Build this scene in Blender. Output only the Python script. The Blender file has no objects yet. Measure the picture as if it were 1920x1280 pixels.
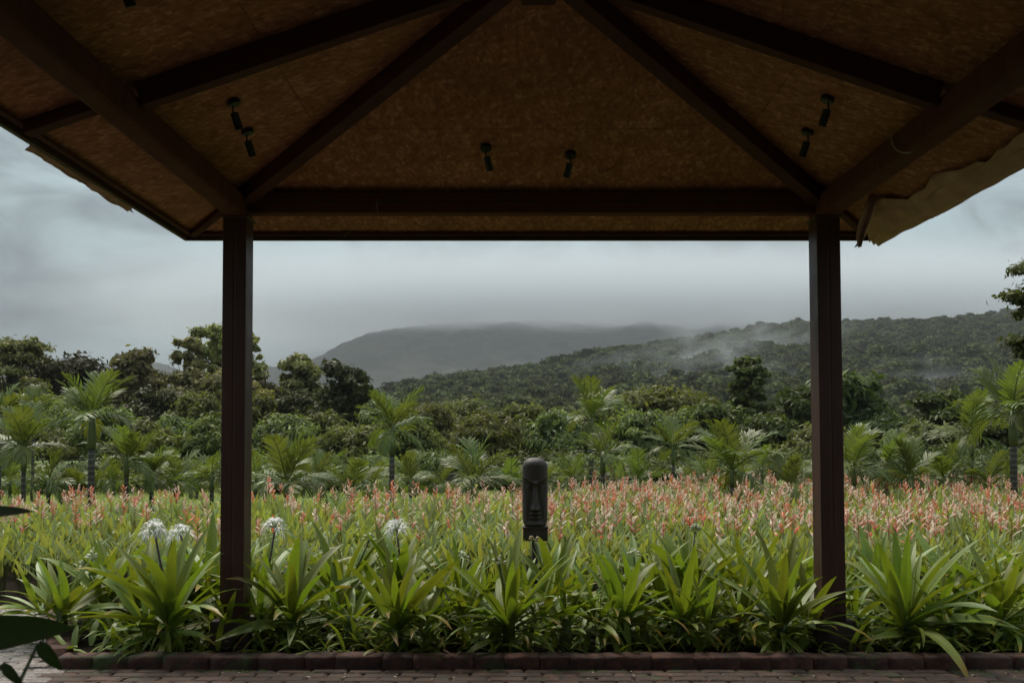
import bpy, math, random
import numpy as np
from mathutils import Vector, Matrix, Euler
random.seed(11)
rng = np.random.default_rng(11)
S = bpy.context.scene
COL = S.collection
R = math.radians

# ------------------------------------------------------------------ camera
CAMH = 1.5
PITCH = R(1.7)
FPX = 1866.7
cam_d = bpy.data.cameras.new('camera')
cam = bpy.data.objects.new('camera', cam_d); COL.objects.link(cam)
cam.location = (0, 0, CAMH)
cam.rotation_euler = (R(90) + PITCH, 0, 0)
cam_d.lens = 35; cam_d.sensor_width = 36
cam_d.shift_y = 135 / 1920
cam_d.clip_start = 0.05; cam_d.clip_end = 20000
cam_d.dof.use_dof = True; cam_d.dof.focus_distance = 14; cam_d.dof.aperture_fstop = 5.0
S.camera = cam

# ------------------------------------------------------------------ world
SUN_EL, SUN_AZ = 58, -28          # azimuth from +Y towards +X, degrees
W = bpy.data.worlds.new('World'); S.world = W; W.use_nodes = True
nt = W.node_tree; nt.nodes.clear(); N = nt.nodes.new; L = nt.links.new
out = N('ShaderNodeOutputWorld')
sky = N('ShaderNodeTexSky'); sky.sky_type = 'NISHITA'; sky.sun_disc = False
sky.sun_elevation = R(SUN_EL); sky.sun_rotation = R(SUN_AZ); sky.air_density = 1.0; sky.dust_density = 2.0
bg1 = N('ShaderNodeBackground'); bg1.inputs[1].default_value = 0.07; L(sky.outputs[0], bg1.inputs[0])
tc = N('ShaderNodeTexCoord')
def m2(op, a, b=None, c=None, tree=None):
    tree = tree or nt
    n = tree.nodes.new('ShaderNodeMath'); n.operation = op
    for i, v in enumerate((a, b, c)):
        if v is None: continue
        if isinstance(v, (int, float)): n.inputs[i].default_value = v
        else: tree.links.new(v, n.inputs[i])
    return n.outputs[0]
sep = N('ShaderNodeSeparateXYZ'); L(tc.outputs['Generated'], sep.inputs[0])
mp = N('ShaderNodeMapping'); mp.inputs['Scale'].default_value = (1, 1, 1.9); mp.inputs['Location'].default_value = (3.1, 1.7, 0.4)
L(tc.outputs['Generated'], mp.inputs[0])
n1 = N('ShaderNodeTexNoise'); n1.inputs['Scale'].default_value = 3.0; n1.inputs['Detail'].default_value = 5; n1.inputs['Roughness'].default_value = .48; n1.inputs['Distortion'].default_value = .25
L(mp.outputs[0], n1.inputs[0])
n2 = N('ShaderNodeTexNoise'); n2.inputs['Scale'].default_value = 9; n2.inputs['Detail'].default_value = 5; n2.inputs['Roughness'].default_value = .56; n2.inputs['Distortion'].default_value = .9
L(mp.outputs[0], n2.inputs[0])
v = m2('MULTIPLY_ADD', n2.outputs[0], 1.05, m2('MULTIPLY_ADD', n1.outputs[0], 1.35, -.70))
# broad cloud masses of this sky, each a soft lump at its own direction (tan azimuth, tan elevation, widths, amount)
BL = [(-.45, .20, .22, .10, .16), (-.50, .14, .16, .030, -.19), (-.28, .105, .12, .03, .06), (.10, .155, .22, .022, .10),
      (.43, .14, .10, 0.065, .13), (.45, .24, .20, .055, -.13), (-.02, .11, .30, .022, -.04), (-.20, .19, .12, .03, .06), (.62, .13, .10, .03, -.10)]
ysafe = m2('MAXIMUM', sep.outputs[1], .05)
ta = m2('DIVIDE', sep.outputs[0], ysafe); te = m2('DIVIDE', sep.outputs[2], ysafe)
for (a, e, wa, we, amt) in BL:
    dx = m2('DIVIDE', m2('SUBTRACT', ta, a), wa); dz = m2('DIVIDE', m2('SUBTRACT', te, e), we)
    dd = m2('ADD', m2('MULTIPLY', dx, dx), m2('MULTIPLY', dz, dz))
    v = m2('MULTIPLY_ADD', m2('EXPONENT', m2('MULTIPLY', dd, -1.0)), amt, v)
ramp = N('ShaderNodeValToRGB'); L(v, ramp.inputs[0])
ramp.color_ramp.elements[0].position = .24; ramp.color_ramp.elements[0].color = (.050, .060, .070, 1)
ramp.color_ramp.elements[1].position = .74; ramp.color_ramp.elements[1].color = (.200, .252, .262, 1)
e_ = ramp.color_ramp.elements.new(.5); e_.color = (.120, .147, .156, 1)
# overcast skies are brighter overhead than near the horizon
zen = m2('MULTIPLY_ADD', m2('MAXIMUM', sep.outputs[2], 0.0), 3.0, 1.0)
zen = m2('MAXIMUM', zen, .6)
bg2 = N('ShaderNodeBackground'); L(ramp.outputs[0], bg2.inputs[0]); L(m2('MULTIPLY', zen, 1.0), bg2.inputs[1])
mix = N('ShaderNodeMixShader'); mix.inputs[0].default_value = .94
L(bg1.outputs[0], mix.inputs[1]); L(bg2.outputs[0], mix.inputs[2]); L(mix.outputs[0], out.inputs[0])

sun_d = bpy.data.lights.new('sun', 'SUN'); sun_d.energy = 2.3; sun_d.angle = R(22); sun_d.color = (1, .93, .82)
sun = bpy.data.objects.new('sun', sun_d); COL.objects.link(sun)
sv = Vector((math.sin(R(SUN_AZ)) * math.cos(R(SUN_EL)), math.cos(R(SUN_AZ)) * math.cos(R(SUN_EL)), math.sin(R(SUN_EL))))
sun.rotation_euler = (-sv).to_track_quat('-Z', 'Y').to_euler()
S.view_settings.view_transform = 'Standard'; S.view_settings.look = 'None'
S.view_settings.exposure = 0.86; S.view_settings.gamma = 1.0
S.render.engine = 'CYCLES'
S.cycles.volume_bounces = 3; S.cycles.max_bounces = 8; S.cycles.transparent_max_bounces = 8
S.cycles.volume_step_rate = 1.0; S.cycles.volume_max_steps = 64

# ------------------------------------------------------------------ helpers
def ray(px, py):
    cx = (px - 960) / FPX; cy = (640 - py + 135) / FPX
    f = math.cos(PITCH) - cy * math.sin(PITCH); u = cy * math.cos(PITCH) + math.sin(PITCH)
    return Vector((cx, f, u))
def P(px, py, d):
    r = ray(px, py); return Vector((0, 0, CAMH)) + r * (d / r.y)
def X(px, d): return P(px, 830, d).x

def tag(o, label=None, cat=None, group=None, kind=None):
    if label: o['label'] = label
    if cat: o['category'] = cat
    if group: o['group'] = group
    if kind: o['kind'] = kind
    return o
def empty(name, loc=(0, 0, 0), rz=0, **k):
    o = bpy.data.objects.new(name, None); COL.objects.link(o); o.location = loc; o.rotation_euler = (0, 0, rz)
    o.empty_display_size = .1
    return tag(o, **k)
def link(name, me, parent=None, loc=None, rot=None, scale=None):
    o = bpy.data.objects.new(name, me); COL.objects.link(o)
    if parent: o.parent = parent
    if loc is not None: o.location = loc
    if rot is not None: o.rotation_euler = rot
    if scale is not None: o.scale = scale if hasattr(scale, '__len__') else (scale,) * 3
    return o
class MB:
    """collects verts/faces (+ per-vertex tint) of one mesh"""
    def __init__(s): s.v = []; s.f = []; s.t = []; s.m = []
    def add(s, v, f, tint=(1, 1, 1), mi=0, M=None):
        b = len(s.v)
        for p in v: s.v.append(tuple(M @ Vector(p)) if M is not None else tuple(p))
        if isinstance(tint, list): s.t += tint
        else: s.t += [tint] * len(v)
        for q in f: s.f.append(tuple(b + i for i in q)); s.m.append(mi)
        return s
    def box(s, x0, x1, y0, y1, z0, z1, M=None, mi=0, tint=(1, 1, 1)):
        v = [(x, y, z) for x in (x0, x1) for y in (y0, y1) for z in (z0, z1)]
        f = [(0, 1, 3, 2), (4, 6, 7, 5), (0, 4, 5, 1), (2, 3, 7, 6), (0, 2, 6, 4), (1, 5, 7, 3)]
        return s.add(v, f, M=M, mi=mi, tint=tint)
    def tube(s, pts, rad, n=8, cap=True, mi=0, tint=(1, 1, 1)):
        pts = [Vector(p) for p in pts]
        v = []; f = []
        up = None
        for i, p in enumerate(pts):
            d = (pts[min(i + 1, len(pts) - 1)] - pts[max(i - 1, 0)]).normalized()
            a = d.orthogonal().normalized() if up is None else (up - d * up.dot(d)).normalized()
            up = a; b = d.cross(a)
            r = rad[i] if hasattr(rad, '__len__') else rad
            for k in range(n):
                t = 2 * math.pi * k / n
                v.append(p + a * (r * math.cos(t)) + b * (r * math.sin(t)))
        for i in range(len(pts) - 1):
            for k in range(n):
                k2 = (k + 1) % n
                f.append((i * n + k, i * n + k2, (i + 1) * n + k2, (i + 1) * n + k))
        if cap:
            f.append(tuple(range(n))[::-1]); f.append(tuple((len(pts) - 1) * n + k for k in range(n)))
        return s.add(v, f, mi=mi, tint=tint)
    def mesh(s, name, mats, smooth=False):
        me = bpy.data.meshes.new(name); me.from_pydata(s.v, [], s.f)
        for m in (mats if isinstance(mats, (list, tuple)) else [mats]): me.materials.append(m)
        me.polygons.foreach_set('material_index', s.m)
        if smooth: me.polygons.foreach_set('use_smooth', [True] * len(me.polygons))
        a = me.color_attributes.new('tint', 'FLOAT_COLOR', 'POINT')
        arr = np.ones((len(s.v), 4), dtype=np.float32); arr[:, :3] = np.array(s.t, dtype=np.float32).reshape(-1, 3)
        a.data.foreach_set('color', arr.ravel())
        me.update(); return me
def bevel(me, w, seg=2):
    import bmesh
    bm = bmesh.new(); bm.from_mesh(me)
    bmesh.ops.bevel(bm, geom=bm.edges[:], offset=w, segments=seg, profile=.6, affect='EDGES', clamp_overlap=True)
    bm.to_mesh(me); bm.free(); me.update(); return me
def quads_mesh(name, V, tint, mat):
    """V (n,4,3) leaf quads, tint (n,3)"""
    n = len(V); me = bpy.data.meshes.new(name)
    me.vertices.add(4 * n); me.vertices.foreach_set('co', V.astype(np.float32).ravel())
    me.loops.add(4 * n); me.loops.foreach_set('vertex_index', np.arange(4 * n, dtype=np.int32))
    me.polygons.add(n); me.polygons.foreach_set('loop_start', np.arange(0, 4 * n, 4, dtype=np.int32))
    me.materials.append(mat)
    a = me.color_attributes.new('tint', 'FLOAT_COLOR', 'POINT')
    arr = np.ones((n, 4, 4), dtype=np.float32); arr[:, :, :3] = tint[:, None, :]
    a.data.foreach_set('color', arr.ravel())
    me.update(calc_edges=True); me.validate(); return me

# ------------------------------------------------------------------ materials
def newmat(name):
    m = bpy.data.materials.new(name); m.use_nodes = True; t = m.node_tree; t.nodes.clear()
    o = t.nodes.new('ShaderNodeOutputMaterial'); return m, t, o
def mixrgb(t, a, b, fac, mode='MIX'):
    n = t.nodes.new('ShaderNodeMix'); n.data_type = 'RGBA'; n.blend_type = mode
    for i, v_ in ((0, fac), (6, a), (7, b)):
        if isinstance(v_, (int, float)): n.inputs[i].default_value = v_
        elif isinstance(v_, tuple): n.inputs[i].default_value = (*v_[:3], 1)
        else: t.links.new(v_, n.inputs[i])
    return n.outputs[2]
def tnoise(t, scale, detail=4, rough=.55, dist=0, vec=None, stretch=None, obj=True):
    n = t.nodes.new('ShaderNodeTexNoise'); n.inputs['Scale'].default_value = scale; n.inputs['Detail'].default_value = detail
    n.inputs['Roughness'].default_value = rough; n.inputs['Distortion'].default_value = dist
    if vec is None:
        c = t.nodes.new('ShaderNodeTexCoord'); vec = c.outputs['Object'] if obj else c.outputs['Generated']
    if stretch:
        mpn = t.nodes.new('ShaderNodeMapping'); mpn.inputs['Scale'].default_value = stretch; t.links.new(vec, mpn.inputs[0]); vec = mpn.outputs[0]
    t.links.new(vec, n.inputs[0]); return n.outputs[0]
def cramp(t, fac, stops):
    n = t.nodes.new('ShaderNodeValToRGB'); t.links.new(fac, n.inputs[0]); cr = n.color_ramp
    cr.elements[0].position, cr.elements[0].color = stops[0][0], (*stops[0][1], 1)
    cr.elements[1].position, cr.elements[1].color = stops[-1][0], (*stops[-1][1], 1)
    for p_, c_ in stops[1:-1]:
        e = cr.elements.new(p_); e.color = (*c_, 1)
    return n.outputs[0]
def rough_mat(name, stops, scale=6, rough=.6, bump=.2, bscale=None, stretch=None, spec=.5, detail=6, tint=False, orand=0):
    m, t, o = newmat(name)
    b = t.nodes.new('ShaderNodeBsdfPrincipled'); b.inputs['Roughness'].default_value = rough; b.inputs['Specular IOR Level'].default_value = spec
    c = cramp(t, tnoise(t, scale, detail, .6, .3, stretch=stretch), stops)
    if tint:
        a = t.nodes.new('ShaderNodeAttribute'); a.attribute_name = 'tint'; c = mixrgb(t, c, a.outputs[0], 1.0, 'MULTIPLY')
    if orand:
        oi = t.nodes.new('ShaderNodeObjectInfo')
        g = m2('MULTIPLY_ADD', oi.outputs['Random'], orand, 1 - orand / 2, tree=t)
        cb = t.nodes.new('ShaderNodeCombineColor'); 
        for i in range(3): t.links.new(g, cb.inputs[i])
        c = mixrgb(t, c, cb.outputs[0], 1.0, 'MULTIPLY')
    t.links.new(c, b.inputs['Base Color'])
    rr = m2('MULTIPLY_ADD', tnoise(t, scale * 2.3, 3), .3, rough - .15, tree=t); t.links.new(rr, b.inputs['Roughness'])
    if bump:
        bn = t.nodes.new('ShaderNodeBump'); bn.inputs['Strength'].default_value = bump; bn.inputs['Distance'].default_value = .01
        t.links.new(tnoise(t, bscale or scale * 4, 5, .6, stretch=stretch), bn.inputs['Height']); t.links.new(bn.outputs[0], b.inputs['Normal'])
    t.links.new(b.outputs[0], o.inputs[0]); return m
def leaf_mat(name, c1, c2, rough=.45, transl=.3, spec=.5, nscale=3, tr_col=None, orand=.25, vein=0):
    """leaf: two greens mixed by noise, per-leaf tint attribute, per-object variation, some light passing through"""
    m, t, o = newmat(name)
    b = t.nodes.new('ShaderNodeBsdfPrincipled'); b.inputs['Roughness'].default_value = rough; b.inputs['Specular IOR Level'].default_value = spec
    c = mixrgb(t, c1, c2, tnoise(t, nscale, 3))
    a = t.nodes.new('ShaderNodeAttribute'); a.attribute_name = 'tint'; c = mixrgb(t, c, a.outputs[0], 1.0, 'MULTIPLY')
    oi = t.nodes.new('ShaderNodeObjectInfo')
    g = m2('MULTIPLY_ADD', oi.outputs['Random'], orand, 1 - orand / 2, tree=t)
    hsv = t.nodes.new('ShaderNodeHueSaturation'); t.links.new(g, hsv.inputs['Value']); t.links.new(c, hsv.inputs['Color'])
    t.links.new(m2('MULTIPLY_ADD', oi.outputs['Random'], .05, .475, tree=t), hsv.inputs['Hue'])
    c = hsv.outputs[0]
    t.links.new(c, b.inputs['Base Color'])
    if vein:
        bn = t.nodes.new('ShaderNodeBump'); bn.inputs['Strength'].default_value = .35; bn.inputs['Distance'].default_value = .004
        t.links.new(tnoise(t, vein, 2, stretch=(1, .04, .04)), bn.inputs['Height']); t.links.new(bn.outputs[0], b.inputs['Normal'])
    tr = t.nodes.new('ShaderNodeBsdfTranslucent')
    tcol = mixrgb(t, c, tr_col or (1.3, 1.6, .5), 1.0, 'MULTIPLY'); t.links.new(tcol, tr.inputs[0])
    mx = t.nodes.new('ShaderNodeMixShader'); mx.inputs[0].default_value = transl
    t.links.new(b.outputs[0], mx.inputs[1]); t.links.new(tr.outputs[0], mx.inputs[2]); t.links.new(mx.outputs[0], o.inputs[0])
    return m

MAT = {}
MAT['paint'] = rough_mat('brown painted steel', [(.3, (.050, .021, .016)), (.55, (.070, .030, .023)), (.8, (.095, .043, .033))], 3, .5, .12, 18, (3, 3, .35), .25)
MAT['paint_dark'] = rough_mat('dark brown painted rafter', [(.3, (.075, .027, .020)), (.8, (.120, .046, .035))], 3, .65, .1, 20, spec=.1)
MAT['beam'] = rough_mat('brown painted beam', [(.3, (.095, .032, .022)), (.8, (.150, .056, .040))], 3, .7, .1, 20, (3, 3, .5), spec=.06)
MAT['plinth'] = rough_mat('brown rendered plinth', [(.3, (.035, .020, .016)), (.8, (.075, .042, .032))], 6, .7, .4, 30)
MAT['black'] = rough_mat('black lamp metal', [(.3, (.008, .008, .008)), (.8, (.014, .013, .012))], 10, .45, 0)
MAT['lens'] = rough_mat('lamp front glass', [(.3, (.10, .085, .07)), (.8, (.16, .13, .11))], 10, .15, 0)
MAT['wire'] = rough_mat('pale wire', [(.3, (.35, .31, .22)), (.8, (.45, .40, .30))], 10, .5, 0)
MAT['tarp'] = rough_mat('brown tarpaulin', [(.3, (.44, .235, .17)), (.8, (.66, .40, .31))], 5, .8, .5, 14)
MAT['shingle'] = rough_mat('roof shingle', [(.3, (.05, .035, .03)), (.8, (.09, .06, .05))], 8, .8, .4)
MAT['statue'] = rough_mat('dark carved wood', [(.3, (.028, .017, .014)), (.6, (.048, .031, .026)), (.85, (.085, .058, .050))], 14, .6, .5, 40, (1, 1, .35))
MAT['nestbox'] = rough_mat('red brown wood', [(.3, (.05, .018, .014)), (.8, (.085, .034, .026))], 8, .6, .2)
MAT['palewood'] = rough_mat('pale worn board', [(.3, (.25, .20, .17)), (.8, (.42, .34, .30))], 8, .7, .2)
MAT['darkwall'] = rough_mat('dark weathered fence', [(.3, (.022, .018, .015)), (.8, (.05, .042, .036))], 8, .8, .3)
MAT['bark'] = rough_mat('bark', [(.3, (.035, .028, .02)), (.8, (.10, .082, .062))], 5, .85, .5, 20, (1, 1, .4))
MAT['palebark'] = rough_mat('pale bark', [(.3, (.12, .10, .075)), (.8, (.24, .20, .16))], 5, .8, .4, 20, (1, 1, .4))
MAT['soil'] = rough_mat('wet dark soil', [(.3, (.008, .006, .004)), (.8, (.024, .016, .010))], 20, .97, .8, 60, spec=.05)
MAT['lawn'] = rough_mat('lawn', [(.3, (.075, .105, .028)), (.5, (.10, .14, .038)), (.8, (.15, .19, .062))], .7, .9, .8, 30, spec=.2)
MAT['stem'] = rough_mat('green stem', [(.3, (.06, .09, .02)), (.8, (.11, .15, .04))], 8, .5, .1, tint=True)
MAT['redstem'] = rough_mat('purple brown flower stalk', [(.3, (.05, .028, .02)), (.8, (.085, .06, .03))], 8, .5, .1)

# OSB sheathing: short random wood strands
m, t, o = newmat('osb sheathing')
b = t.nodes.new('ShaderNodeBsdfPrincipled'); b.inputs['Roughness'].default_value = .7; b.inputs['Specular IOR Level'].default_value = .25
tco = t.nodes.new('ShaderNodeTexCoord'); oi = t.nodes.new('ShaderNodeObjectInfo')
cols = None
vor = []
for k, (st, ang) in enumerate((((52, 13, 52), .25), ((44, 10, 44), -.5), ((12, 42, 42), .3))):
    mpn = t.nodes.new('ShaderNodeMapping'); mpn.inputs['Rotation'].default_value = (0, 0, ang); mpn.inputs['Scale'].default_value = (1, 1, 1)
    t.links.new(tco.outputs['Object'], mpn.inputs[0])
    mp2 = t.nodes.new('ShaderNodeMapping'); mp2.inputs['Scale'].default_value = st; t.links.new(mpn.outputs[0], mp2.inputs[0])
    vo = t.nodes.new('ShaderNodeTexVoronoi'); vo.inputs['Scale'].default_value = 1.0; vo.inputs['Randomness'].default_value = 1.0
    t.links.new(mp2.outputs[0], vo.inputs['Vector'])
    sx = t.nodes.new('ShaderNodeSeparateColor'); t.links.new(vo.outputs['Color'], sx.inputs[0]); vor.append(sx.outputs[0])
mv = m2('MULTIPLY_ADD', vor[0], .45, m2('MULTIPLY_ADD', vor[1], .3, m2('MULTIPLY', vor[2], .25, tree=t), tree=t), tree=t)
c = cramp(t, mv, [(.18, (.28, .104, .056)), (.42, (.38, .148, .082)), (.65, (.45, .185, .105)), (.9, (.66, .335, .21))])
big = tnoise(t, 1.6, 4)
c = mixrgb(t, c, cramp(t, big, [(.3, (.78, .74, .70)), (.7, (1.12, 1.1, 1.05))]), 1.0, 'MULTIPLY')
t.links.new(c, b.inputs['Base Color'])
bn = t.nodes.new('ShaderNodeBump'); bn.inputs['Strength'].default_value = .3; bn.inputs['Distance'].default_value = .004
t.links.new(mv, bn.inputs['Height']); t.links.new(bn.outputs[0], b.inputs['Normal']); t.links.new(b.outputs[0], o.inputs[0])
MAT['osb'] = m

def brick_mat(name, c1, c2, c3, moss, rough, mosslo=0.0):
    m, t, o = newmat(name)
    b = t.nodes.new('ShaderNodeBsdfPrincipled'); b.inputs['Specular IOR Level'].default_value = .5
    tcb = t.nodes.new('ShaderNodeTexCoord'); oi = t.nodes.new('ShaderNodeObjectInfo')
    ad = t.nodes.new('ShaderNodeVectorMath'); ad.operation = 'ADD'; t.links.new(tcb.outputs['Object'], ad.inputs[0]); t.links.new(oi.outputs['Location'], ad.inputs[1])
    n = tnoise(t, 14, 6, .65, vec=ad.outputs[0]); c = cramp(t, n, [(.3, c1), (.5, c2), (.75, c3)])
    g = m2('MULTIPLY_ADD', oi.outputs['Random'], .5, .75, tree=t)
    hsv = t.nodes.new('ShaderNodeHueSaturation'); t.links.new(g, hsv.inputs['Value']); t.links.new(c, hsv.inputs['Color'])
    gm = t.nodes.new('ShaderNodeNewGeometry')
    mo = tnoise(t, 3.2, 6, .7, vec=gm.outputs['Position'])
    mf = cramp(t, mo, [(.52 - moss, (0, 0, 0)), (.60 - moss * .6, (1, 1, 1))])
    c = mixrgb(t, hsv.outputs[0], (.045, .055, .014), mf)
    t.links.new(c, b.inputs['Base Color'])
    t.links.new(m2('MULTIPLY_ADD', n, .5, rough, tree=t), b.inputs['Roughness'])
    bn = t.nodes.new('ShaderNodeBump'); bn.inputs['Strength'].default_value = .9; bn.inputs['Distance'].default_value = .012
    t.links.new(tnoise(t, 40, 6, .7, vec=ad.outputs[0]), bn.inputs['Height']); t.links.new(bn.outputs[0], b.inputs['Normal'])
    t.links.new(b.outputs[0], o.inputs[0]); return m
MAT['kerb'] = brick_mat('laterite kerb', (.018, .009, .006), (.066, .026, .017), (.15, .058, .038), -.04, .6)
MAT['paver'] = brick_mat('brick paver', (.022, .012, .008), (.060, .030, .019), (.13, .068, .045), -.06, .55)
MAT['wetpaver'] = brick_mat('wet paver', (.13, .10, .09), (.20, .16, .145), (.30, .25, .23), -.08, -.02)
MAT['mortar'] = rough_mat('dark joint sand', [(.3, (.012, .010, .007)), (.8, (.035, .030, .018))], 12, .9, .5, 50)

G = {}
G['crinum'] = leaf_mat('crinum leaf', (.125, .170, .030), (.250, .290, .062), .44, .27, .32, 5, (1.5, 1.5, .35), .35, vein=90)
G['helic'] = leaf_mat('heliconia leaf', (.210, .255, .090), (.320, .355, .150), .5, .34, .3, 2, (1.5, 1.4, .45), .3)
G['palm'] = leaf_mat('palm frond', (.100, .120, .038), (.165, .185, .064), .48, .32, .3, 3, (1.35, 1.45, .45), .35)
G['palmdry'] = leaf_mat('dry palm frond', (.16, .11, .06), (.24, .17, .10), .7, .2, .2, 3)
G['mango'] = leaf_mat('dark broadleaf', (.042, .040, .020), (.072, .066, .033), .6, .18, .15, .5, None, .2)
G['teak'] = leaf_mat('olive broadleaf', (.135, .118, .062), (.215, .180, .098), .6, .2, .15, .5, None, .2)
G['euca'] = leaf_mat('grey green leaf', (.200, .185, .095), (.290, .260, .140), .6, .3, .1, .5, None, .2)
G['bamboo'] = leaf_mat('bamboo leaf', (.128, .132, .052), (.195, .188, .082), .6, .3, .15, .4, None, .3)
G['layer'] = leaf_mat('layered tree leaf', (.068, .080, .030), (.112, .120, .050), .6, .22, .2, .5, None, .2)
G['forest'] = leaf_mat('hill forest leaf', (.070, .075, .042), (.112, .112, .062), .8, .15, .03, .01, None, .8)
G['shrub'] = leaf_mat('pale shrub leaf', (.135, .150, .070), (.20, .208, .10), .55, .3, .2, 1, None, .3)
G['nearleaf'] = leaf_mat('near shrub leaf', (.030, .048, .008), (.050, .075, .013), .55, .3, .2, 4, None, .3)
m, t, o = newmat('flower bract')
b = t.nodes.new('ShaderNodeBsdfPrincipled'); b.inputs['Roughness'].default_value = .5
a = t.nodes.new('ShaderNodeAttribute'); a.attribute_name = 'tint'; oi = t.nodes.new('ShaderNodeObjectInfo')
t.links.new(a.outputs[0], b.inputs['Base Color'])
tr = t.nodes.new('ShaderNodeBsdfTranslucent'); t.links.new(a.outputs[0], tr.inputs[0]); mx = t.nodes.new('ShaderNodeMixShader'); mx.inputs[0].default_value = .3
t.links.new(b.outputs[0], mx.inputs[1]); t.links.new(tr.outputs[0], mx.inputs[2]); t.links.new(mx.outputs[0], o.inputs[0]); MAT['flower'] = m

# ------------------------------------------------------------------ terrain
def vnoise(x, y, seed=0):
    x = np.asarray(x, float); y = np.asarray(y, float)
    xi = np.floor(x).astype(np.int64); yi = np.floor(y).astype(np.int64); xf = x - xi; yf = y - yi
    def h(a, b):
        n = (a * 374761393 + b * 668265263 + seed * 974711) & 0x7fffffff
        n = ((n ^ (n >> 13)) * 1274126177) & 0x7fffffff
        return ((n ^ (n >> 16)) & 0xffff) / 65535.0
    u = xf * xf * (3 - 2 * xf); w = yf * yf * (3 - 2 * yf)
    return (h(xi, yi) * (1 - u) + h(xi + 1, yi) * u) * (1 - w) + (h(xi, yi + 1) * (1 - u) + h(xi + 1, yi + 1) * u) * w
def fbm(x, y, oct=4, seed=0):
    s = 0; a = .5; tot = 0
    for i in range(oct):
        s = s + a * vnoise(x * 2 ** i, y * 2 ** i, seed + i); tot += a; a *= .5
    return s / tot
def grid_mesh(name, Xg, Yg, Zg, mat, smooth=True):
    ny, nx = Xg.shape; me = bpy.data.meshes.new(name)
    co = np.stack([Xg, Yg, Zg], -1).reshape(-1, 3).astype(np.float32)
    me.vertices.add(len(co)); me.vertices.foreach_set('co', co.ravel())
    i = np.arange(ny - 1)[:, None] * nx + np.arange(nx - 1)[None]
    q = np.stack([i, i + 1, i + nx + 1, i + nx], -1).reshape(-1, 4).astype(np.int32)
    me.loops.add(q.size); me.loops.foreach_set('vertex_index', q.ravel())
    me.polygons.add(len(q)); me.polygons.foreach_set('loop_start', np.arange(0, q.size, 4, dtype=np.int32))
    if smooth: me.polygons.foreach_set('use_smooth', np.ones(len(q), bool))
    me.materials.append(mat); me.update(calc_edges=True); return me
MAT['farhill'] = rough_mat('far forest slope', [(.3, (.022, .025, .018)), (.5, (.036, .038, .028)), (.8, (.060, .062, .045))], .02, .95, 0, spec=.1, detail=12)
MAT['nearhill'] = rough_mat('forest floor', [(.3, (.014, .022, .010)), (.8, (.030, .040, .018))], .05, .95, 0, spec=.1)
# one ground sheet to the horizon
xs = np.concatenate([-np.geomspace(9000, 12, 40), np.linspace(-10, 10, 41), np.geomspace(12, 9000, 40)])
ys = np.concatenate([np.linspace(-30, 40, 71), np.geomspace(42, 9000, 50)])
gx, gy = np.meshgrid(xs, ys)
gz = np.where(gy > 40, -(1 - np.exp(-(gy - 40) / 60)) * .6, 0.0) - .004
tag(link('ground', grid_mesh('ground', gx, gy, gz, MAT['lawn'])), kind='structure')

def polar_hill(t0, t1, nt_, rr, ridge_e, ridge_r, foot_r, foot_z=-.6, back=.5, rough=0.06, seed=5, power=1.0):
    tt = np.linspace(t0, t1, nt_); T, U = np.meshgrid(tt, rr)
    e = np.interp(T, *ridge_e); Rr = np.interp(T, *ridge_r)
    fr = np.clip((U - foot_r) / (Rr - foot_r), 0, 4)
    prof = np.where(fr < 1, fr ** power * (1 + .25 * np.sin(fr * math.pi) * .6), 1 - (fr - 1) * back)
    H = e * Rr
    Xg = T * U; Yg = U
    z = H * prof
    # gullies and shoulders that vanish at the crest
    amp = H * rough * np.clip(fr * 3, 0, 1) * np.clip(np.abs(1 - fr) * 4 + .12, 0, 1)
    z = z + amp * (fbm(Xg / 130 + 50, Yg / 130 + 50, 4, seed) - .5) * 4
    return Xg, Yg, foot_z + z + CAMH * prof
def EL(pts):   # (px, py) -> tan azimuth, tan elevation
    t_ = []; e_ = []
    for px, py in pts:
        r = ray(px, py); t_.append(r.x / r.y); e_.append(r.z / r.y)
    return (t_, e_)
near_e = EL([(px, py + 17) for px, py in [(-900, 795), (300, 775), (560, 775), (690, 752), (760, 728), (830, 718), (900, 707), (1000, 694), (1060, 676), (1160, 657), (1300, 637), (1400, 627), (1520, 617), (1620, 613), (1700, 607), (1850, 594), (1920, 591), (2300, 575), (3000, 600)]])
near_r = ([-1, -.35, -.15, 0, .2, .6, 1.1], [420, 460, 620, 820, 1150, 1600, 1700])
rr = np.concatenate([np.linspace(200, 1700, 130), np.linspace(1730, 2600, 20)])
nx_, ny_, nz_ = polar_hill(-1.0, 1.1, 260, rr, near_e, near_r, 230, seed=7, rough=.07, power=1.15)
tag(link('hill', grid_mesh('hill', nx_, ny_, nz_, MAT['nearhill'])), kind='structure')
far_e = EL([(-900, 700), (-200, 705), (0, 700), (150, 684), (230, 680), (300, 682), (360, 705), (440, 706), (500, 690), (545, 686), (580, 676), (610, 664), (640, 646), (680, 630), (740, 618), (850, 604), (1000, 600), (1150, 604), (1300, 597), (1420, 596), (1520, 604), (1640, 603), (1760, 612), (2200, 640), (3000, 660)])
far_r = ([-1, -.3, -.22, -.15, .0, .3, 1.1], [4200, 4000, 3300, 3000, 3100, 3300, 3600])
rr2 = np.concatenate([np.linspace(1700, 4300, 200), np.linspace(4350, 6000, 20)])
fx, fy, fz = polar_hill(-1.0, 1.1, 700, rr2, far_e, far_r, 1750, seed=21, rough=.05, power=1.1, back=.35)
fz = fz + (fbm(fx / 14, fy / 14, 2, 3) - .5) * 12
tag(link('mountain', grid_mesh('mountain', fx, fy, fz, MAT['farhill'])), kind='structure')

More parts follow.
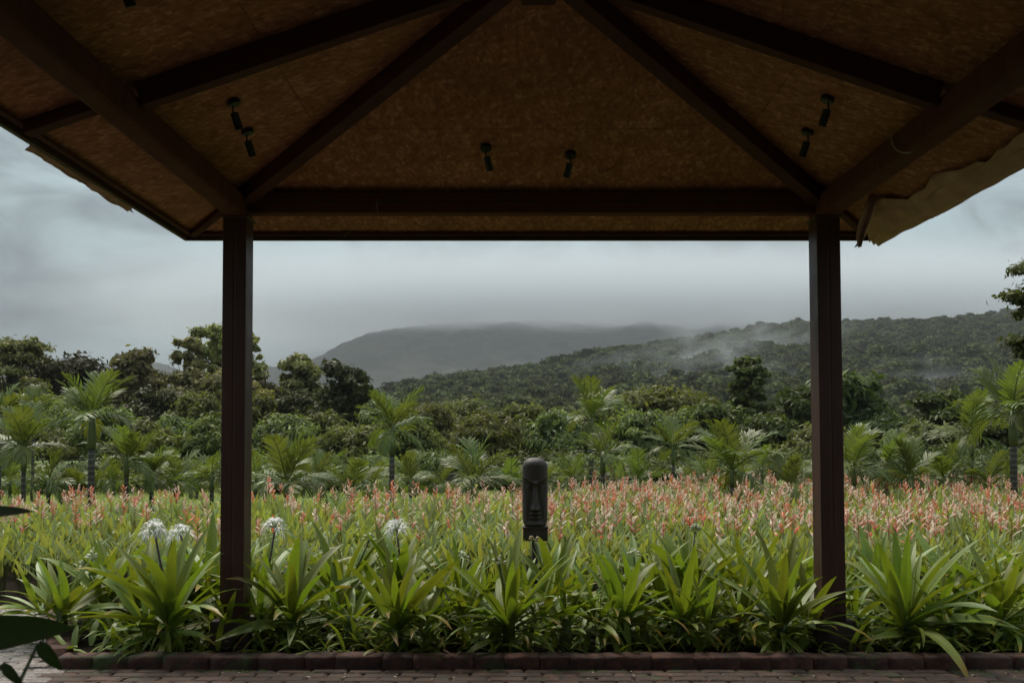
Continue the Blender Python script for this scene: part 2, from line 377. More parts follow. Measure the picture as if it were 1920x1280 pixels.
# ------------------------------------------------------------------ air
def vol_box(name, x0, x1, y0, y1, z0, z1, mat, kind='stuff'):
    o = link(name, MB().box(x0, x1, y0, y1, z0, z1).mesh(name, mat)); return tag(o, kind=kind)
m, t, o = newmat('air'); pv = t.nodes.new('ShaderNodeVolumePrincipled'); pv.inputs['Color'].default_value = (.52, .53, .575, 1)
pv.inputs['Density'].default_value = .00018; pv.inputs['Anisotropy'].default_value = 0.0; t.links.new(pv.outputs[0], o.inputs['Volume'])
MAT['air'] = m
tag(vol_box('haze', -7000, 7000, -60, 6500, -1.7, 520, m), label='thin grey rain haze filling the air over the valley', cat='haze')

def cloud_mat(name, dens, expr_scale, thr, zlo=None, zhi=None, stretch=(1, 1, 1), edge=None):
    """heterogeneous cloud: noise density; the box's own Generated coordinates fade it out towards every face"""
    m, t, o = newmat(name); pv = t.nodes.new('ShaderNodeVolumePrincipled'); pv.inputs['Color'].default_value = (.90, .93, .96, 1); pv.inputs['Anisotropy'].default_value = .1
    tcn = t.nodes.new('ShaderNodeTexCoord')
    n = tnoise(t, expr_scale, 3, .55, .4, vec=tcn.outputs['Object'], stretch=stretch)
    sp = t.nodes.new('ShaderNodeSeparateXYZ'); t.links.new(tcn.outputs['Generated'], sp.inputs[0])
    def edgef(s, a, b_):
        mr = t.nodes.new('ShaderNodeMapRange'); mr.interpolation_type = 'SMOOTHSTEP'; t.links.new(s, mr.inputs[0])
        mr.inputs[1].default_value = a; mr.inputs[2].default_value = b_; return mr.outputs[0]
    return m, t, o, pv, n, sp, edgef
# cloud bank that swallows the mountain's top
m, t, o, pv, n, sp, ef = cloud_mat('low cloud', .01, .0035, .4, stretch=(1, 1, 2.2))
base = ef(sp.outputs[2], .05, .32)          # thickens upward
topf = m2('SUBTRACT', 1.0, ef(sp.outputs[2], .34, .95), tree=t)
xl = ef(sp.outputs[0], .16, .42); xr = m2('SUBTRACT', 1.0, ef(sp.outputs[0], .62, 1.0), tree=t)
f1 = ef(m2('ADD', n, m2('MULTIPLY_ADD', sp.outputs[2], 1.4, -.20, tree=t), tree=t), .30, .80)
dn = m2('MULTIPLY', m2('MULTIPLY', f1, base, tree=t), m2('MULTIPLY', m2('MULTIPLY', xl, xr, tree=t), topf, tree=t), tree=t)
t.links.new(m2('MULTIPLY', dn, .010, tree=t), pv.inputs['Density']); t.links.new(pv.outputs[0], o.inputs['Volume'])
CLOUD = vol_box('low_cloud', -2300, 2900, 2500, 3600, 262, 600, m); tag(CLOUD, label='grey cloud bank lying over the top of the far mountain', cat='cloud')
# mist wisps on the near slope
# ------------------------------------------------------------------ scatter by geometry nodes (for uncountable stuff)
def scatter(name, pts, rot, scl, idx, protos):
    coll = bpy.data.collections.new(name + '_sources')
    for i, me in enumerate(protos):
        ob = bpy.data.objects.new('%s_source_%02d' % (name, i), me); coll.objects.link(ob)
    me = bpy.data.meshes.new(name); n = len(pts)
    me.vertices.add(n); me.vertices.foreach_set('co', np.asarray(pts, np.float32).ravel())
    a = me.attributes.new('rot', 'FLOAT_VECTOR', 'POINT'); a.data.foreach_set('vector', np.asarray(rot, np.float32).ravel())
    a = me.attributes.new('scl', 'FLOAT', 'POINT'); a.data.foreach_set('value', np.asarray(scl, np.float32))
    a = me.attributes.new('idx', 'INT', 'POINT'); a.data.foreach_set('value', np.asarray(idx, np.int32))
    ob = link(name, me)
    g = bpy.data.node_groups.new(name, 'GeometryNodeTree')
    g.interface.new_socket('Geometry', in_out='INPUT', socket_type='NodeSocketGeometry'); g.interface.new_socket('Geometry', in_out='OUTPUT', socket_type='NodeSocketGeometry')
    gi = g.nodes.new('NodeGroupInput'); go = g.nodes.new('NodeGroupOutput')
    ip = g.nodes.new('GeometryNodeInstanceOnPoints'); ci = g.nodes.new('GeometryNodeCollectionInfo')
    ci.inputs[0].default_value = coll; ci.inputs['Separate Children'].default_value = True; ci.inputs['Reset Children'].default_value = True
    def na(nm, ty):
        x = g.nodes.new('GeometryNodeInputNamedAttribute'); x.data_type = ty; x.inputs[0].default_value = nm; return x.outputs[0]
    e2 = g.nodes.new('FunctionNodeEulerToRotation')
    g.links.new(gi.outputs[0], ip.inputs['Points']); g.links.new(ci.outputs[0], ip.inputs['Instance']); ip.inputs['Pick Instance'].default_value = True
    g.links.new(na('idx', 'INT'), ip.inputs['Instance Index']); g.links.new(na('rot', 'FLOAT_VECTOR'), e2.inputs[0]); g.links.new(e2.outputs[0], ip.inputs['Rotation'])
    g.links.new(na('scl', 'FLOAT'), ip.inputs['Scale']); g.links.new(ip.outputs[0], go.inputs[0])
    md = ob.modifiers.new('scatter', 'NODES'); md.node_group = g
    return ob

# ------------------------------------------------------------------ foliage builders
def leafcloud(centers, radii, n, size, up=.3, elong=2.0, droop=0.0, inner=.25, cl_tint=.35, lf_tint=.3, seed=0, warm=.0):
    """diamond leaves spread in shells of many clumps: centers (k,3), radii (k,3). returns quads, tint"""
    r = np.random.default_rng(seed); centers = np.asarray(centers, float); radii = np.asarray(radii, float)
    w = (radii[:, 0] * radii[:, 1] + radii[:, 0] * radii[:, 2]); w = w / w.sum()
    k = r.choice(len(centers), n, p=w)
    d = r.normal(size=(n, 3)); d /= np.linalg.norm(d, axis=1)[:, None]
    d[:, 2] = np.where(d[:, 2] < -.25, -d[:, 2] * .5, d[:, 2])
    ph = r.random((len(centers), 6)) * 6.283; pk = ph[k]
    lump = .22 * (np.sin(d[:, 0] * 3.1 + pk[:, 0]) + np.sin(d[:, 1] * 3.7 + pk[:, 1]) + np.sin(d[:, 2] * 4.3 + pk[:, 2])) + .10 * np.sin(d[:, 0] * 8 + pk[:, 3]) * np.sin(d[:, 1] * 8 + pk[:, 4])
    rad = (1 - inner * r.random(n) ** 1.5 + .10 * r.normal(size=n)) * (1 + lump); stray = r.random(n) < .07; rad = np.where(stray, rad * (1.1 + .4 * r.random(n)), rad)
    p = centers[k] + d * radii[k] * rad[:, None]
    nr = d + r.normal(size=(n, 3)) * .55 + np.array([0, 0, up]); nr /= np.linalg.norm(nr, axis=1)[:, None]
    a = r.normal(size=(n, 3)) + np.array([0, 0, -droop]) + d * .6
    a -= nr * (a * nr).sum(1)[:, None]; a /= np.linalg.norm(a, axis=1)[:, None]; bb = np.cross(nr, a)
    s = size * (.6 + .8 * r.random(n))
    A = a * (s * elong * .5)[:, None]; B = bb * (s * .5)[:, None]
    sag = nr * (s * .12)[:, None]
    V = np.stack([p - A - sag, p - B + sag * .6 - A * .15, p + A - sag, p + B + sag * .6 - A * .15], 1)
    ct = 1 + cl_tint * (r.random(len(centers)) - .5) * 2
    tn = ct[k] * (1 + lf_tint * (r.random(n) - .5) * 2)
    tint = np.stack([tn * (1 + warm * (r.random(n) - .3)), tn, tn * (1 - .3 * r.random(n))], 1)
    return V, tint

def crown_shape(kind, w, h, r):
    """clump centers/radii in crown space: base z=0, top z=h, half width w"""
    C = []; Q = []
    if kind == 'round':
        k = 46
        for i in range(k):
            a = r.random() * 6.283; z = h * (.08 + .88 * (i + .5) / k); zz = z / h
            rad = w * math.sqrt(max(.05, 1 - (2 * zz - .9) ** 2 / 1.35)) * (.55 + .45 * r.random())
            s = w * (.20 + .16 * r.random())
            C.append((math.cos(a) * (rad - s * .5), math.sin(a) * (rad - s * .5), z)); Q.append((s, s, s * .72))
        C.append((0, 0, h * .45)); Q.append((w * .6, w * .6, h * .36))
    elif kind == 'sparse':
        for i in range(44):
            a = r.random() * 6.283; z = h * (.10 + .88 * r.random() ** .8); rad = w * (.1 + .85 * r.random()) * (1.1 - .5 * (z / h))
            s = w * (.13 + .16 * r.random()); C.append((math.cos(a) * rad, math.sin(a) * rad, z)); Q.append((s, s, s * 1.1))
    elif kind == 'layer':
        nl = max(3, int(h / (w * .38)))
        for j in range(nl):
            z = h * (.1 + .88 * j / (nl - 1)); wl = w * (1.0 - .5 * j / (nl - 1)) * (.75 + .35 * r.random()); ox = (r.random() - .5) * w * .5
            for i in range(11):
                a = r.random() * 6.283; rad = wl * r.random() ** .5; s = w * (.16 + .16 * r.random())
                C.append((ox + math.cos(a) * rad, math.sin(a) * rad, z + (r.random() - .5) * w * .38)); Q.append((s, s, s * .5))
    elif kind == 'bamboo':
        for i in range(40):
            a = r.random() * 6.283; q = r.random(); rad = w * (.15 + .85 * q); z = h * (1 - .75 * q ** 1.6 * (.4 + .6 * r.random())) * (.8 + .2 * r.random())
            s = w * (.18 + .15 * r.random()); C.append((math.cos(a) * rad, math.sin(a) * rad, z - s * .4)); Q.append((s * .9, s * .9, s * 1.0))
        C.append((0, 0, h * .4)); Q.append((w * .7, w * .7, h * .36))
    elif kind == 'bush':
        for i in range(24):
            a = r.random() * 6.283; z = h * (.2 + .6 * r.random()); rad = w * (.7 * r.random() + .1); s = w * (.26 + .14 * r.random())
            C.append((math.cos(a) * rad, math.sin(a) * rad, z)); Q.append((s, s, s * .8))
        C.append((0, 0, h * .4)); Q.append((w * .7, w * .7, h * .38))
    return C, Q
def make_tree(name, label, cat, loc, w, h, crown_base, kind, mat, n, size, seed, bark='bark', trunk_r=None, group=None, elong=2.0, droop=.3, inner=.5, cl=.3, lf=.3, lean=0):
    r = random.Random(seed)
    root = empty(name, loc, label=label, cat=cat, group=group)
    C, Q = crown_shape(kind, w, h - crown_base, r)
    C = [(c[0] + lean * (c[2] / h), c[1], c[2] + crown_base) for c in C]
    tr = trunk_r or max(.06, w * .07)
    mb = MB()
    if kind == 'bamboo':
        for i in range(14):
            a = r.random() * 6.283; c = C[i % len(C)]
            b0 = Vector((math.cos(a) * w * .25, math.sin(a) * w * .25, -.1)); e0 = Vector(c)
            mid = b0.lerp(e0, .5) + Vector((0, 0, h * .12))
            mb.tube([b0, b0.lerp(mid, .6) + Vector((0, 0, .1)), mid, e0], [.05, .045, .035, .015], 6, False)
        nm = 'stem'
    else:
        nm = 'trunk'
        top = Vector((lean, 0, crown_base + (h - crown_base) * .8)); pts = []
        for i in range(7):
            q = i / 6; pts.append(Vector((lean * q * q + (r.random() - .5) * tr * 1.2 * (i > 0), (r.random() - .5) * tr * (i > 0), -.15 + (top.z + .15) * q)))
        mb.tube(pts, [tr * (1.25 - 1.05 * (i / 6)) for i in range(7)], 8)
        for c in r.sample(C, min(16, len(C))):
            c = Vector(c); zs = max(crown_base * .7, min(c.z * .72, top.z)); b0 = Vector((lean * (zs / top.z) ** 2, 0, zs))
            mid = b0.lerp(c, .5) + Vector((0, 0, -.04 * h)); mb.tube([b0, mid, c], [tr * .42, tr * .28, tr * .1], 5, False)
    link(nm, mb.mesh(nm, MAT[bark], True), root)
    fine = 1 if size < .2 else 2.6
    V, tt = leafcloud(C, Q, int(n * fine), size / (1.62 if fine > 1 else 1.1), elong=elong, droop=droop, inner=inner, cl_tint=cl, lf_tint=lf, seed=seed)
    link('crown', quads_mesh('crown', V, tt, G[mat]), root)
    return root

# --- hill forest: instanced crowns over the slope
protos = []
for i in range(5):
    r = random.Random(100 + i)
    C, Q = crown_shape('round' if i < 4 else 'layer', 1.0, 1.5, r)
    V, tt = leafcloud(C, Q, 1500, .165, elong=1.5, seed=200 + i, inner=.35, cl_tint=.30, lf_tint=.2)
    protos.append(quads_mesh('hilltree', V, tt, G['forest']))
def hill_height(x, y):
    tq = x / y; tt = np.linspace(-1.0, 1.1, 260); iu = np.interp(y, rr, np.arange(len(rr))); it = np.interp(tq, tt, np.arange(260))
    a = np.floor(iu).astype(int).clip(0, len(rr) - 2); b_ = np.floor(it).astype(int).clip(0, 258); fu = iu - a; ft = it - b_
    return (nz_[a, b_] * (1 - ft) + nz_[a, b_ + 1] * ft) * (1 - fu) + (nz_[a + 1, b_] * (1 - ft) + nz_[a + 1, b_ + 1] * ft) * fu
def mist(px, py, sx, sy, sz, dens, label, seed, tilt=0):
    m, t, o, pv, n, sp, ef = cloud_mat('mist', dens, .022, .4, stretch=(.6, .6, 1.5))
    l = t.nodes.new('ShaderNodeVectorMath'); l.operation = 'LENGTH'
    sb = t.nodes.new('ShaderNodeVectorMath'); sb.operation = 'SUBTRACT'; sb.inputs[1].default_value = (.5, .5, .5)
    tcn = t.nodes.new('ShaderNodeTexCoord'); t.links.new(tcn.outputs['Generated'], sb.inputs[0]); t.links.new(sb.outputs[0], l.inputs[0])
    fall = m2('SUBTRACT', 1.0, ef(l.outputs['Value'], .08, .5), tree=t)
    f1 = ef(n, .42, .68)
    t.links.new(m2('MULTIPLY', m2('MULTIPLY', f1, fall, tree=t), dens, tree=t), pv.inputs['Density']); t.links.new(pv.outputs[0], o.inputs['Volume'])
    r_ = ray(px, py); d = 240
    while d < 1700 and CAMH + r_.z / r_.y * d > hill_height(np.array([r_.x / r_.y * d]), np.array([float(d)]))[0]: d += 4
    d -= sy * .55 + 6; c = P(px, py, d)
    ob = link('mist', MB().box(-sx, sx, -sy, sy, -sz, sz).mesh('mist', m)); ob.location = c; ob.rotation_euler = (0, -tilt, 0)
    tag(ob, kind='stuff', label=label, cat='mist')


mist(1120, 706, 56, 34, 15, .034, 'pale puff of mist low on the slope above the tall palm', 1, R(14))
mist(1255, 683, 80, 40, 24, .026, 'thin mist drifting up the middle of the wooded slope', 2, R(24))
mist(1390, 652, 110, 50, 24, .020, 'wisp of mist hanging high on the wooded slope left of the right post', 3, R(16))
mist(1310, 715, 85, 40, 24, .030, 'mist lying behind the tiered tree', 4, R(10))
mist(1770, 742, 60, 36, 11, .030, 'low mist over the trees right of the right post', 5, R(4))
mist(1680, 715, 60, 36, 14, .018, 'faint mist beside the right edge of the right post', 6, R(8))
pts = []; sc = []
n_try = 52000
rad = np.sqrt(rng.random(n_try) * (1720 ** 2 - 225 ** 2) + 225 ** 2); tz = -.62 + rng.random(n_try) * 1.28
x_ = tz * rad; y_ = rad
keep = rad < np.interp(tz, *near_r) * 1.06
# thin the far part of the left side nobody sees
keep &= ~((tz < -.25) & (rad > 480))
x_, y_, rad, tz = x_[keep], y_[keep], rad[keep], tz[keep]
z_ = hill_height(x_, y_) - .5
s_ = (2.6 + 5.0 * rng.random(len(x_)) ** 2.2)
rot = np.zeros((len(x_), 3)); rot[:, 2] = rng.random(len(x_)) * 6.28
ft = scatter('hill_forest', np.stack([x_, y_, z_], 1), rot, s_, rng.integers(0, 5, len(x_)), protos)
tag(ft, kind='stuff', label='dense green forest covering the slope of the near hill', cat='forest')
print('hill trees', len(x_))

# --- valley woods between the garden's tree belt and the hill foot
n_v = 2600
y_ = 110 + rng.random(n_v) * 150; x_ = (-.75 + rng.random(n_v) * 1.5) * y_
s_ = (1.3 + 1.7 * rng.random(n_v)) * (.8 + y_ / 400)
rot = np.zeros((n_v, 3)); rot[:, 2] = rng.random(n_v) * 6.28
vp = []
for i in range(4):
    r = random.Random(300 + i); C, Q = crown_shape(['round', 'bush', 'layer', 'round'][i], 1.0, 1.5, r)
    V, tt = leafcloud(C, Q, 1500, .17, elong=1.6, seed=400 + i, inner=.25)
    vp.append(quads_mesh('valleytree', V, tt, G['forest']))
vf = scatter('valley_forest', np.stack([x_, y_, np.full(n_v, -.9)], 1), rot, s_, rng.integers(0, 4, n_v), vp)
tag(vf, kind='stuff', label='low mixed woodland on the valley floor in front of the hill', cat='woodland')

# ------------------------------------------------------------------ tree belt
def tree_at(px, ytop, d, wpx, kind, mat, label, name='tree', cat='tree', n=5000, size=.3, crown=.25, group=None, seed=None, **k):
    top = P(px, ytop, d); gzv = -.6 if d > 60 else (-(1 - math.exp(-max(d - 40, 0) / 60)) * .6)
    h = top.z - gzv; w = wpx / 2 / FPX * d * (1.22 if kind in ('round', 'sparse') and d > 55 else 1)
    return make_tree(name, label, cat, (top.x, d, gzv), w, h, h * crown, kind, mat, n, size, seed if seed is not None else int(px * 7 + d + 2000), group=group, **k)
T = tree_at
T(20, 656, 75, 190, 'layer', 'teak', 'wide flat topped tree at the left edge of the photo', 'spreading_tree', n=5000, size=.36, crown=.55, trunk_r=.3)
T(105, 676, 82, 190, 'round', 'mango', 'broad dark evergreen behind the tallest left palm', 'evergreen_tree', n=8000, size=.4, crown=.2)
T(190, 705, 88, 120, 'round', 'mango', 'dark evergreen between the broad dark tree and the pale topped tree', 'evergreen_tree', n=5000, size=.4)
T(258, 658, 80, 95, 'round', 'teak', 'brown green tree with a ragged pale top left of the tall slender trees', 'pale_topped_tree', n=4500, size=.42, crown=.3)
T(290, 735, 74, 120, 'round', 'mango', 'low dark tree under the pale topped tree', 'evergreen_tree', n=5000, size=.36, crown=.15)
T(356, 640, 84, 70, 'sparse', 'euca', 'slender grey green tree just left of the left post', 'slender_tree', n=2600, size=.36, crown=.35, bark='palebark')
T(405, 612, 86, 90, 'sparse', 'euca', 'tallest slender tree rising behind the left post', 'slender_tree', n=3400, size=.36, crown=.35, bark='palebark', trunk_r=.2)
T(472, 622, 83, 60, 'sparse', 'euca', 'slender tree whose crown shows just right of the left post', 'slender_tree', n=2200, size=.36, crown=.45, bark='palebark')
T(360, 700, 78, 130, 'round', 'teak', 'full olive tree left of the left post below the slender trees', 'olive_tree', n=6000, size=.34, crown=.15)
T(440, 690, 76, 110, 'round', 'euca', 'bushy tree mostly hidden by the left post', 'bushy_tree', n=4500, size=.34, crown=.15)
T(500, 722, 80, 110, 'round', 'mango', 'dark tree right of the left post', 'evergreen_tree', n=5000, size=.36, crown=.15)
T(548, 745, 76, 90, 'round', 'mango', 'small dark tree under the brown leaved tree', 'evergreen_tree', n=4000, size=.34, crown=.1)
T(562, 670, 82, 85, 'round', 'teak', 'brown leaved tree left of the dense rounded tree', 'brown_tree', n=4200, size=.42, crown=.3)
T(636, 686, 72, 110, 'round', 'mango', 'dense rounded dark tree in front of the grey mountain', 'rounded_tree', n=9000, size=.36, crown=.05)
T(1403, 682, 60, 95, 'layer', 'layer', 'layered tree with tiered branches left of the right post', 'tiered_tree', n=4200, size=.30, crown=.3, trunk_r=.13)
T(1565, 710, 62, 175, 'round', 'layer', 'rounded tree with long pale leaves behind the right post', 'longleaf_tree', n=7000, size=.38, crown=.1, elong=3)
T(1500, 730, 60, 90, 'round', 'layer', 'leafy tree just left of the right post', 'longleaf_tree', n=4500, size=.34, crown=.1, elong=3)
T(1745, 757, 62, 150, 'layer', 'layer', 'low spreading tree right of the right post', 'spreading_tree', n=5500, size=.32, crown=.15)
T(1245, 741, 62, 190, 'round', 'bamboo', 'olive tiered tree between statue and tiered tree', 'olive_tree', n=5500, size=.30, crown=.2)
T(1340, 772, 56, 140, 'round', 'layer', 'dark leafy tree at the foot of the tiered tree', 'leafy_tree', n=5000, size=.3, crown=.1)
T(1440, 790, 52, 140, 'round', 'layer', 'dark shrubby tree left of the right post beneath the tiered tree', 'leafy_tree', n=5000, size=.28, crown=.05)
T(1650, 795, 52, 140, 'round', 'layer', 'dark shrubby tree right of the right post', 'leafy_tree', n=5000, size=.28, crown=.05)
T(1860, 790, 54, 170, 'round', 'layer', 'dark leafy tree behind the rightmost palms', 'leafy_tree', n=5500, size=.28, crown=.05)
T(1960, 760, 58, 150, 'round', 'layer', 'leafy tree at the right edge behind the palms', 'leafy_tree', n=4500, size=.3, crown=.05)
LMK = [(20, 'the left edge palm'), (172, 'the tallest left palm'), (250, 'the pale topped tree'), (340, 'the slender trees'), (416, 'the left post'), (538, 'the wide low palm'), (640, 'the dense rounded tree'), (735, 'the tall slim palm'),
       (820, 'the dark fence'), (890, 'the palm with the unopened spear'), (1003, 'the carved head'), (1108, 'the tall palm past the carved head'), (1262, 'the slim palm'), (1372, 'the large feathery palm'), (1550, 'the right post'),
       (1660, 'the withered palm'), (1822, 'the tall dark palm'), (1900, 'the right edge palm')]
used_l = set()
def near_label(what, px):
    for (lx, ln) in sorted(LMK, key=lambda q: abs(q[0] - px)):
        rels = ['behind'] if abs(lx - px) < 18 else (['just right of', 'well right of'] if px > lx else ['just left of', 'well left of'])
        for rel in rels:
            tx = '%s %s %s' % (what, rel, ln)
            if tx not in used_l: used_l.add(tx); return tx
BAM = [(-60, 790, 50, 160), (30, 800, 48, 140), (120, 757, 56, 150), (205, 790, 50, 130), (285, 812, 46, 120), (372, 752, 58, 95), (330, 800, 48, 110), (400, 805, 47, 110),
       (482, 760, 56, 90), (535, 800, 50, 120), (600, 795, 52, 110), (660, 815, 46, 120), (708, 770, 66, 90), (760, 790, 58, 110), (815, 772, 60, 110), (868, 768, 64, 120),
       (925, 790, 52, 120), (985, 775, 58, 110), (1045, 790, 52, 110), (1100, 785, 54, 120), (1165, 765, 60, 120), (1205, 790, 50, 110), (1290, 785, 56, 110), (1540, 820, 46, 120), (1730, 815, 46, 130)]
for i, (px, yt, d, wp) in enumerate(BAM):
    near = 'left of the left post' if px < 416 else ('between the left post and the statue' if px < 1000 else ('between the statue and the right post' if px < 1530 else 'right of the right post'))
    T(px, yt - 14, d, wp * 1.25, 'bamboo', 'bamboo' if i % 3 else 'shrub', near_label('feathery bamboo clump', px), 'bamboo_clump', 'bamboo', n=11000, size=.11, crown=.02, group='bamboo clumps ' + near, elong=3.2, droop=1.0)
for i, (px, yt, d, wp) in enumerate([(790, 850, 40, 110), (845, 862, 38, 110), (480, 865, 38, 130), (1050, 850, 42, 120), (1330, 860, 40, 150), (1420, 858, 42, 150), (1560, 860, 40, 150), (1700, 862, 40, 150), (1830, 860, 40, 170), (1950, 850, 40, 160),
                                     (20, 860, 38, 130), (200, 870, 38, 130), (330, 872, 38, 130), (600, 862, 40, 120), (690, 858, 42, 110), (930, 860, 42, 110), (1140, 858, 42, 130), (1230, 862, 40, 120),
 (60, 890, 28, 120), (150, 884, 30, 130), (255, 892, 29, 120), (350, 888, 30, 110), (500, 880, 28, 130), (640, 888, 30, 120), (765, 892, 29, 110), (950, 890, 30, 120), (1040, 884, 30, 130), (1120, 880, 31, 130), (1215, 878, 31, 130), (1305, 876, 31, 130), (1390, 878, 30, 130), (1465, 874, 31, 130), (1545, 872, 30, 140), (1625, 874, 31, 140), (1705, 870, 31, 140), (1785, 872, 30, 140), (1865, 868, 31, 150), (1940, 866, 30, 150)]):
    near = 'left of the left post' if px < 416 else ('between the left post and the statue' if px < 1000 else ('between the statue and the right post' if px < 1530 else 'right of the right post'))
    T(px, yt, d, wp * 1.15, 'bush', 'layer' if px > 1200 or i % 2 else 'shrub', near_label('low rounded shrub', px), 'shrub', 'shrub', n=6000, size=.095, crown=.0, group='shrubs at the back of the garden ' + near)

# ------------------------------------------------------------------ pavilion
CX = .137; PY = 7.1; HW = 2.1; OV = .54; CY = PY - HW
ZE, ZB, ZA = 3.105, 3.295, 4.02            # underside of the sheathing at eave, over the beams, at the apex
SL = (ZA - ZB) / HW
pav = empty('pavilion', (CX, CY, 0), label='open square pavilion with dark brown steel posts and a chipboard lined hipped roof', cat='pavilion')
def under(r_): return ZA - SL * r_
RE = HW + OV
# posts
def post_mesh():
    mb = MB()
    for s in (-1, 1):                       # two channels welded mouth to mouth, seam between
        mb.box(.0015 if s > 0 else -.083, .083 if s > 0 else -.0015, -.1, .1, .26, 3.10)
    mb.box(-.06, .06, -.098, .098, .26, 3.099)
    return bevel(mb.mesh('post', MAT['paint']), .006, 2)
pm = post_mesh()
pl = bevel(MB().box(-.14, .14, -.14, .14, -.1, .262).mesh('plinth', MAT['plinth']), .012, 2)
bm_ = bevel(MB().box(-.10, .10, -.12, .12, 3.094, 3.1055).mesh('cap_plate', MAT['paint']), .003, 1)
for sx in (-1, 1):
    for sy in (-1, 1):
        po = link('post', pm, pav, (sx * HW, sy * HW, 0), rot=(0, R(-.35) if (sx, sy) == (1, 1) else 0, 0))
        if (sx, sy) == (1, 1): po.location.x += .02
        link('plinth', pl, po)
        link('cap_plate', bm_, po)
# ring beams
def bar(a, b, w, h, drop=0, name='beam', mat='paint', bev=.006, roll_up=Vector((0, 0, 1))):
    """box bar from a to b; its top face sits on the line a-b"""
    a = Vector(a); b = Vector(b); d = (b - a); Ln = d.length; d.normalize(); s = d.cross(roll_up).normalized(); u = s.cross(d)
    M = Matrix((s, d, u)).transposed().to_4x4(); M.translation = a
    mb = MB().box(-w / 2, w / 2, 0, Ln, -h, 0)
    me = bevel(mb.mesh(name, MAT[mat]), bev, 2); me.transform(M); return me
for sy in (-1, 1):
    link('beam', bar((-HW + .072, sy * HW, 3.222), (HW - .072, sy * HW, 3.222), .11, .084, mat='beam'), pav)
    link('wall_plate', bar((-HW + .1, sy * HW - .0 * sy, 3.282), (HW - .1, sy * HW, 3.282), .17, .058, name='wall_plate', mat='paint_dark'), pav)
for sx in (-1, 1):
    link('beam', bar((sx * HW, -HW - .12, 3.256), (sx * HW, HW + .12, 3.256), .15, .150, mat='beam', bev=.028), pav)
# hips, and common rafters at mid-side; all meet at the king block
def rl(x, y): return (x, y, under(max(abs(x), abs(y))) - .006)
king = bevel(MB().box(-.09, .09, -.09, .09, 3.76, 4.0).mesh('king_block', MAT['paint_dark']), .006, 1)
link('king_block', king, pav)
for (x, y) in ((-1, 1), (1, 1), (-1, -1), (1, -1)):
    link('hip_rafter', bar(rl(x * .075, y * .075), rl(x * (HW + .09), y * (HW + .09)), .10, .115, name='hip_rafter', mat='paint_dark'), pav)
    link('hip_tail', bar(rl(x * (HW + .095), y * (HW + .095)), rl(x * (RE - .05), y * (RE - .05)), .06, .045, name='hip_tail', mat='paint_dark'), pav)
    # the overhanging end of each hip is cut down to a slim tail
for (x, y) in ((-1, 0), (1, 0), (0, -1)):
    link('rafter', bar(rl(x * .09, y * .09), rl(x * (HW - .06), y * (HW - .06)),   .085, .120, name='rafter', mat='paint_dark'), pav)
    link('rafter_tail', bar(rl(x * (HW + .06), y * (HW + .06)), rl(x * (RE - .03), y * (RE - .03)), .085, .060, name='rafter_tail', mat='paint_dark'), pav)
# chipboard sheathing, slope by slope, in sheets 1.22 m wide with open joints
def sheet_polys(side):
    """sheets of one slope in (u along eave, r out from apex)"""
    res = []
    edges = [-RE, -1.83, -.61, .61, 1.83, RE]
    for i in range(len(edges) - 1):
        a, b_ = edges[i] + .0008, edges[i + 1] - .0008
        if abs(a) > 1.8 and abs(b_) > 1.8: bands = [(0, RE)]
        else: bands = [(0, 1.40), (1.4015, RE)]
        for (r0, r1) in bands:
            poly = []
            lo = lambda u: max(abs(u), r0) + .002
            us = sorted(set([a, b_] + [u for u in (-r0, r0, 0.0) if a < u < b_]))
            us = [u for u in us if abs(u) + .004 < r1] if min(abs(a), abs(b_)) < r1 else []
            if not us: continue
            aa = max(a, -r1 + .003); bb = min(b_, r1 - .003)
            us = sorted(set([aa, bb] + [u for u in (-r0, r0, 0.0) if aa < u < bb]))
            inner = [(u, lo(u)) for u in us]
            outer = [(bb, r1), (aa, r1)]
            pts_ = inner + outer; q = []
            for p_ in pts_:
                if not q or (abs(q[-1][0] - p_[0]) + abs(q[-1][1] - p_[1])) > .006: q.append(p_)
            if (abs(q[0][0] - q[-1][0]) + abs(q[0][1] - q[-1][1])) < .006: q.pop()
            if len(q) >= 3: res.append(q)
    return res
for k in range(4):
    Mk = Matrix.Rotation(k * math.pi / 2, 4, 'Z')
    for q in sheet_polys(k):
        n_ = len(q); mb = MB()
        vb = [Mk @ Vector((u, r_, under(r_))) for u, r_ in q]; vt = [p_ + Vector((0, 0, .013)) for p_ in vb]
        # object's own axes follow the sheet so the strands run along it
        mb.add([tuple(p_) for p_ in vb + vt], [tuple(range(n_)), tuple(range(2 * n_ - 1, n_ - 1, -1))] + [(i, i + n_, (i + 1) % n_ + n_, (i + 1) % n_) for i in range(n_)])
        me = mb.mesh('ceiling_board', MAT['osb']); me.transform(Mk.inverted())
        link('ceiling_board', me, pav, rot=(0, 0, k * math.pi / 2))
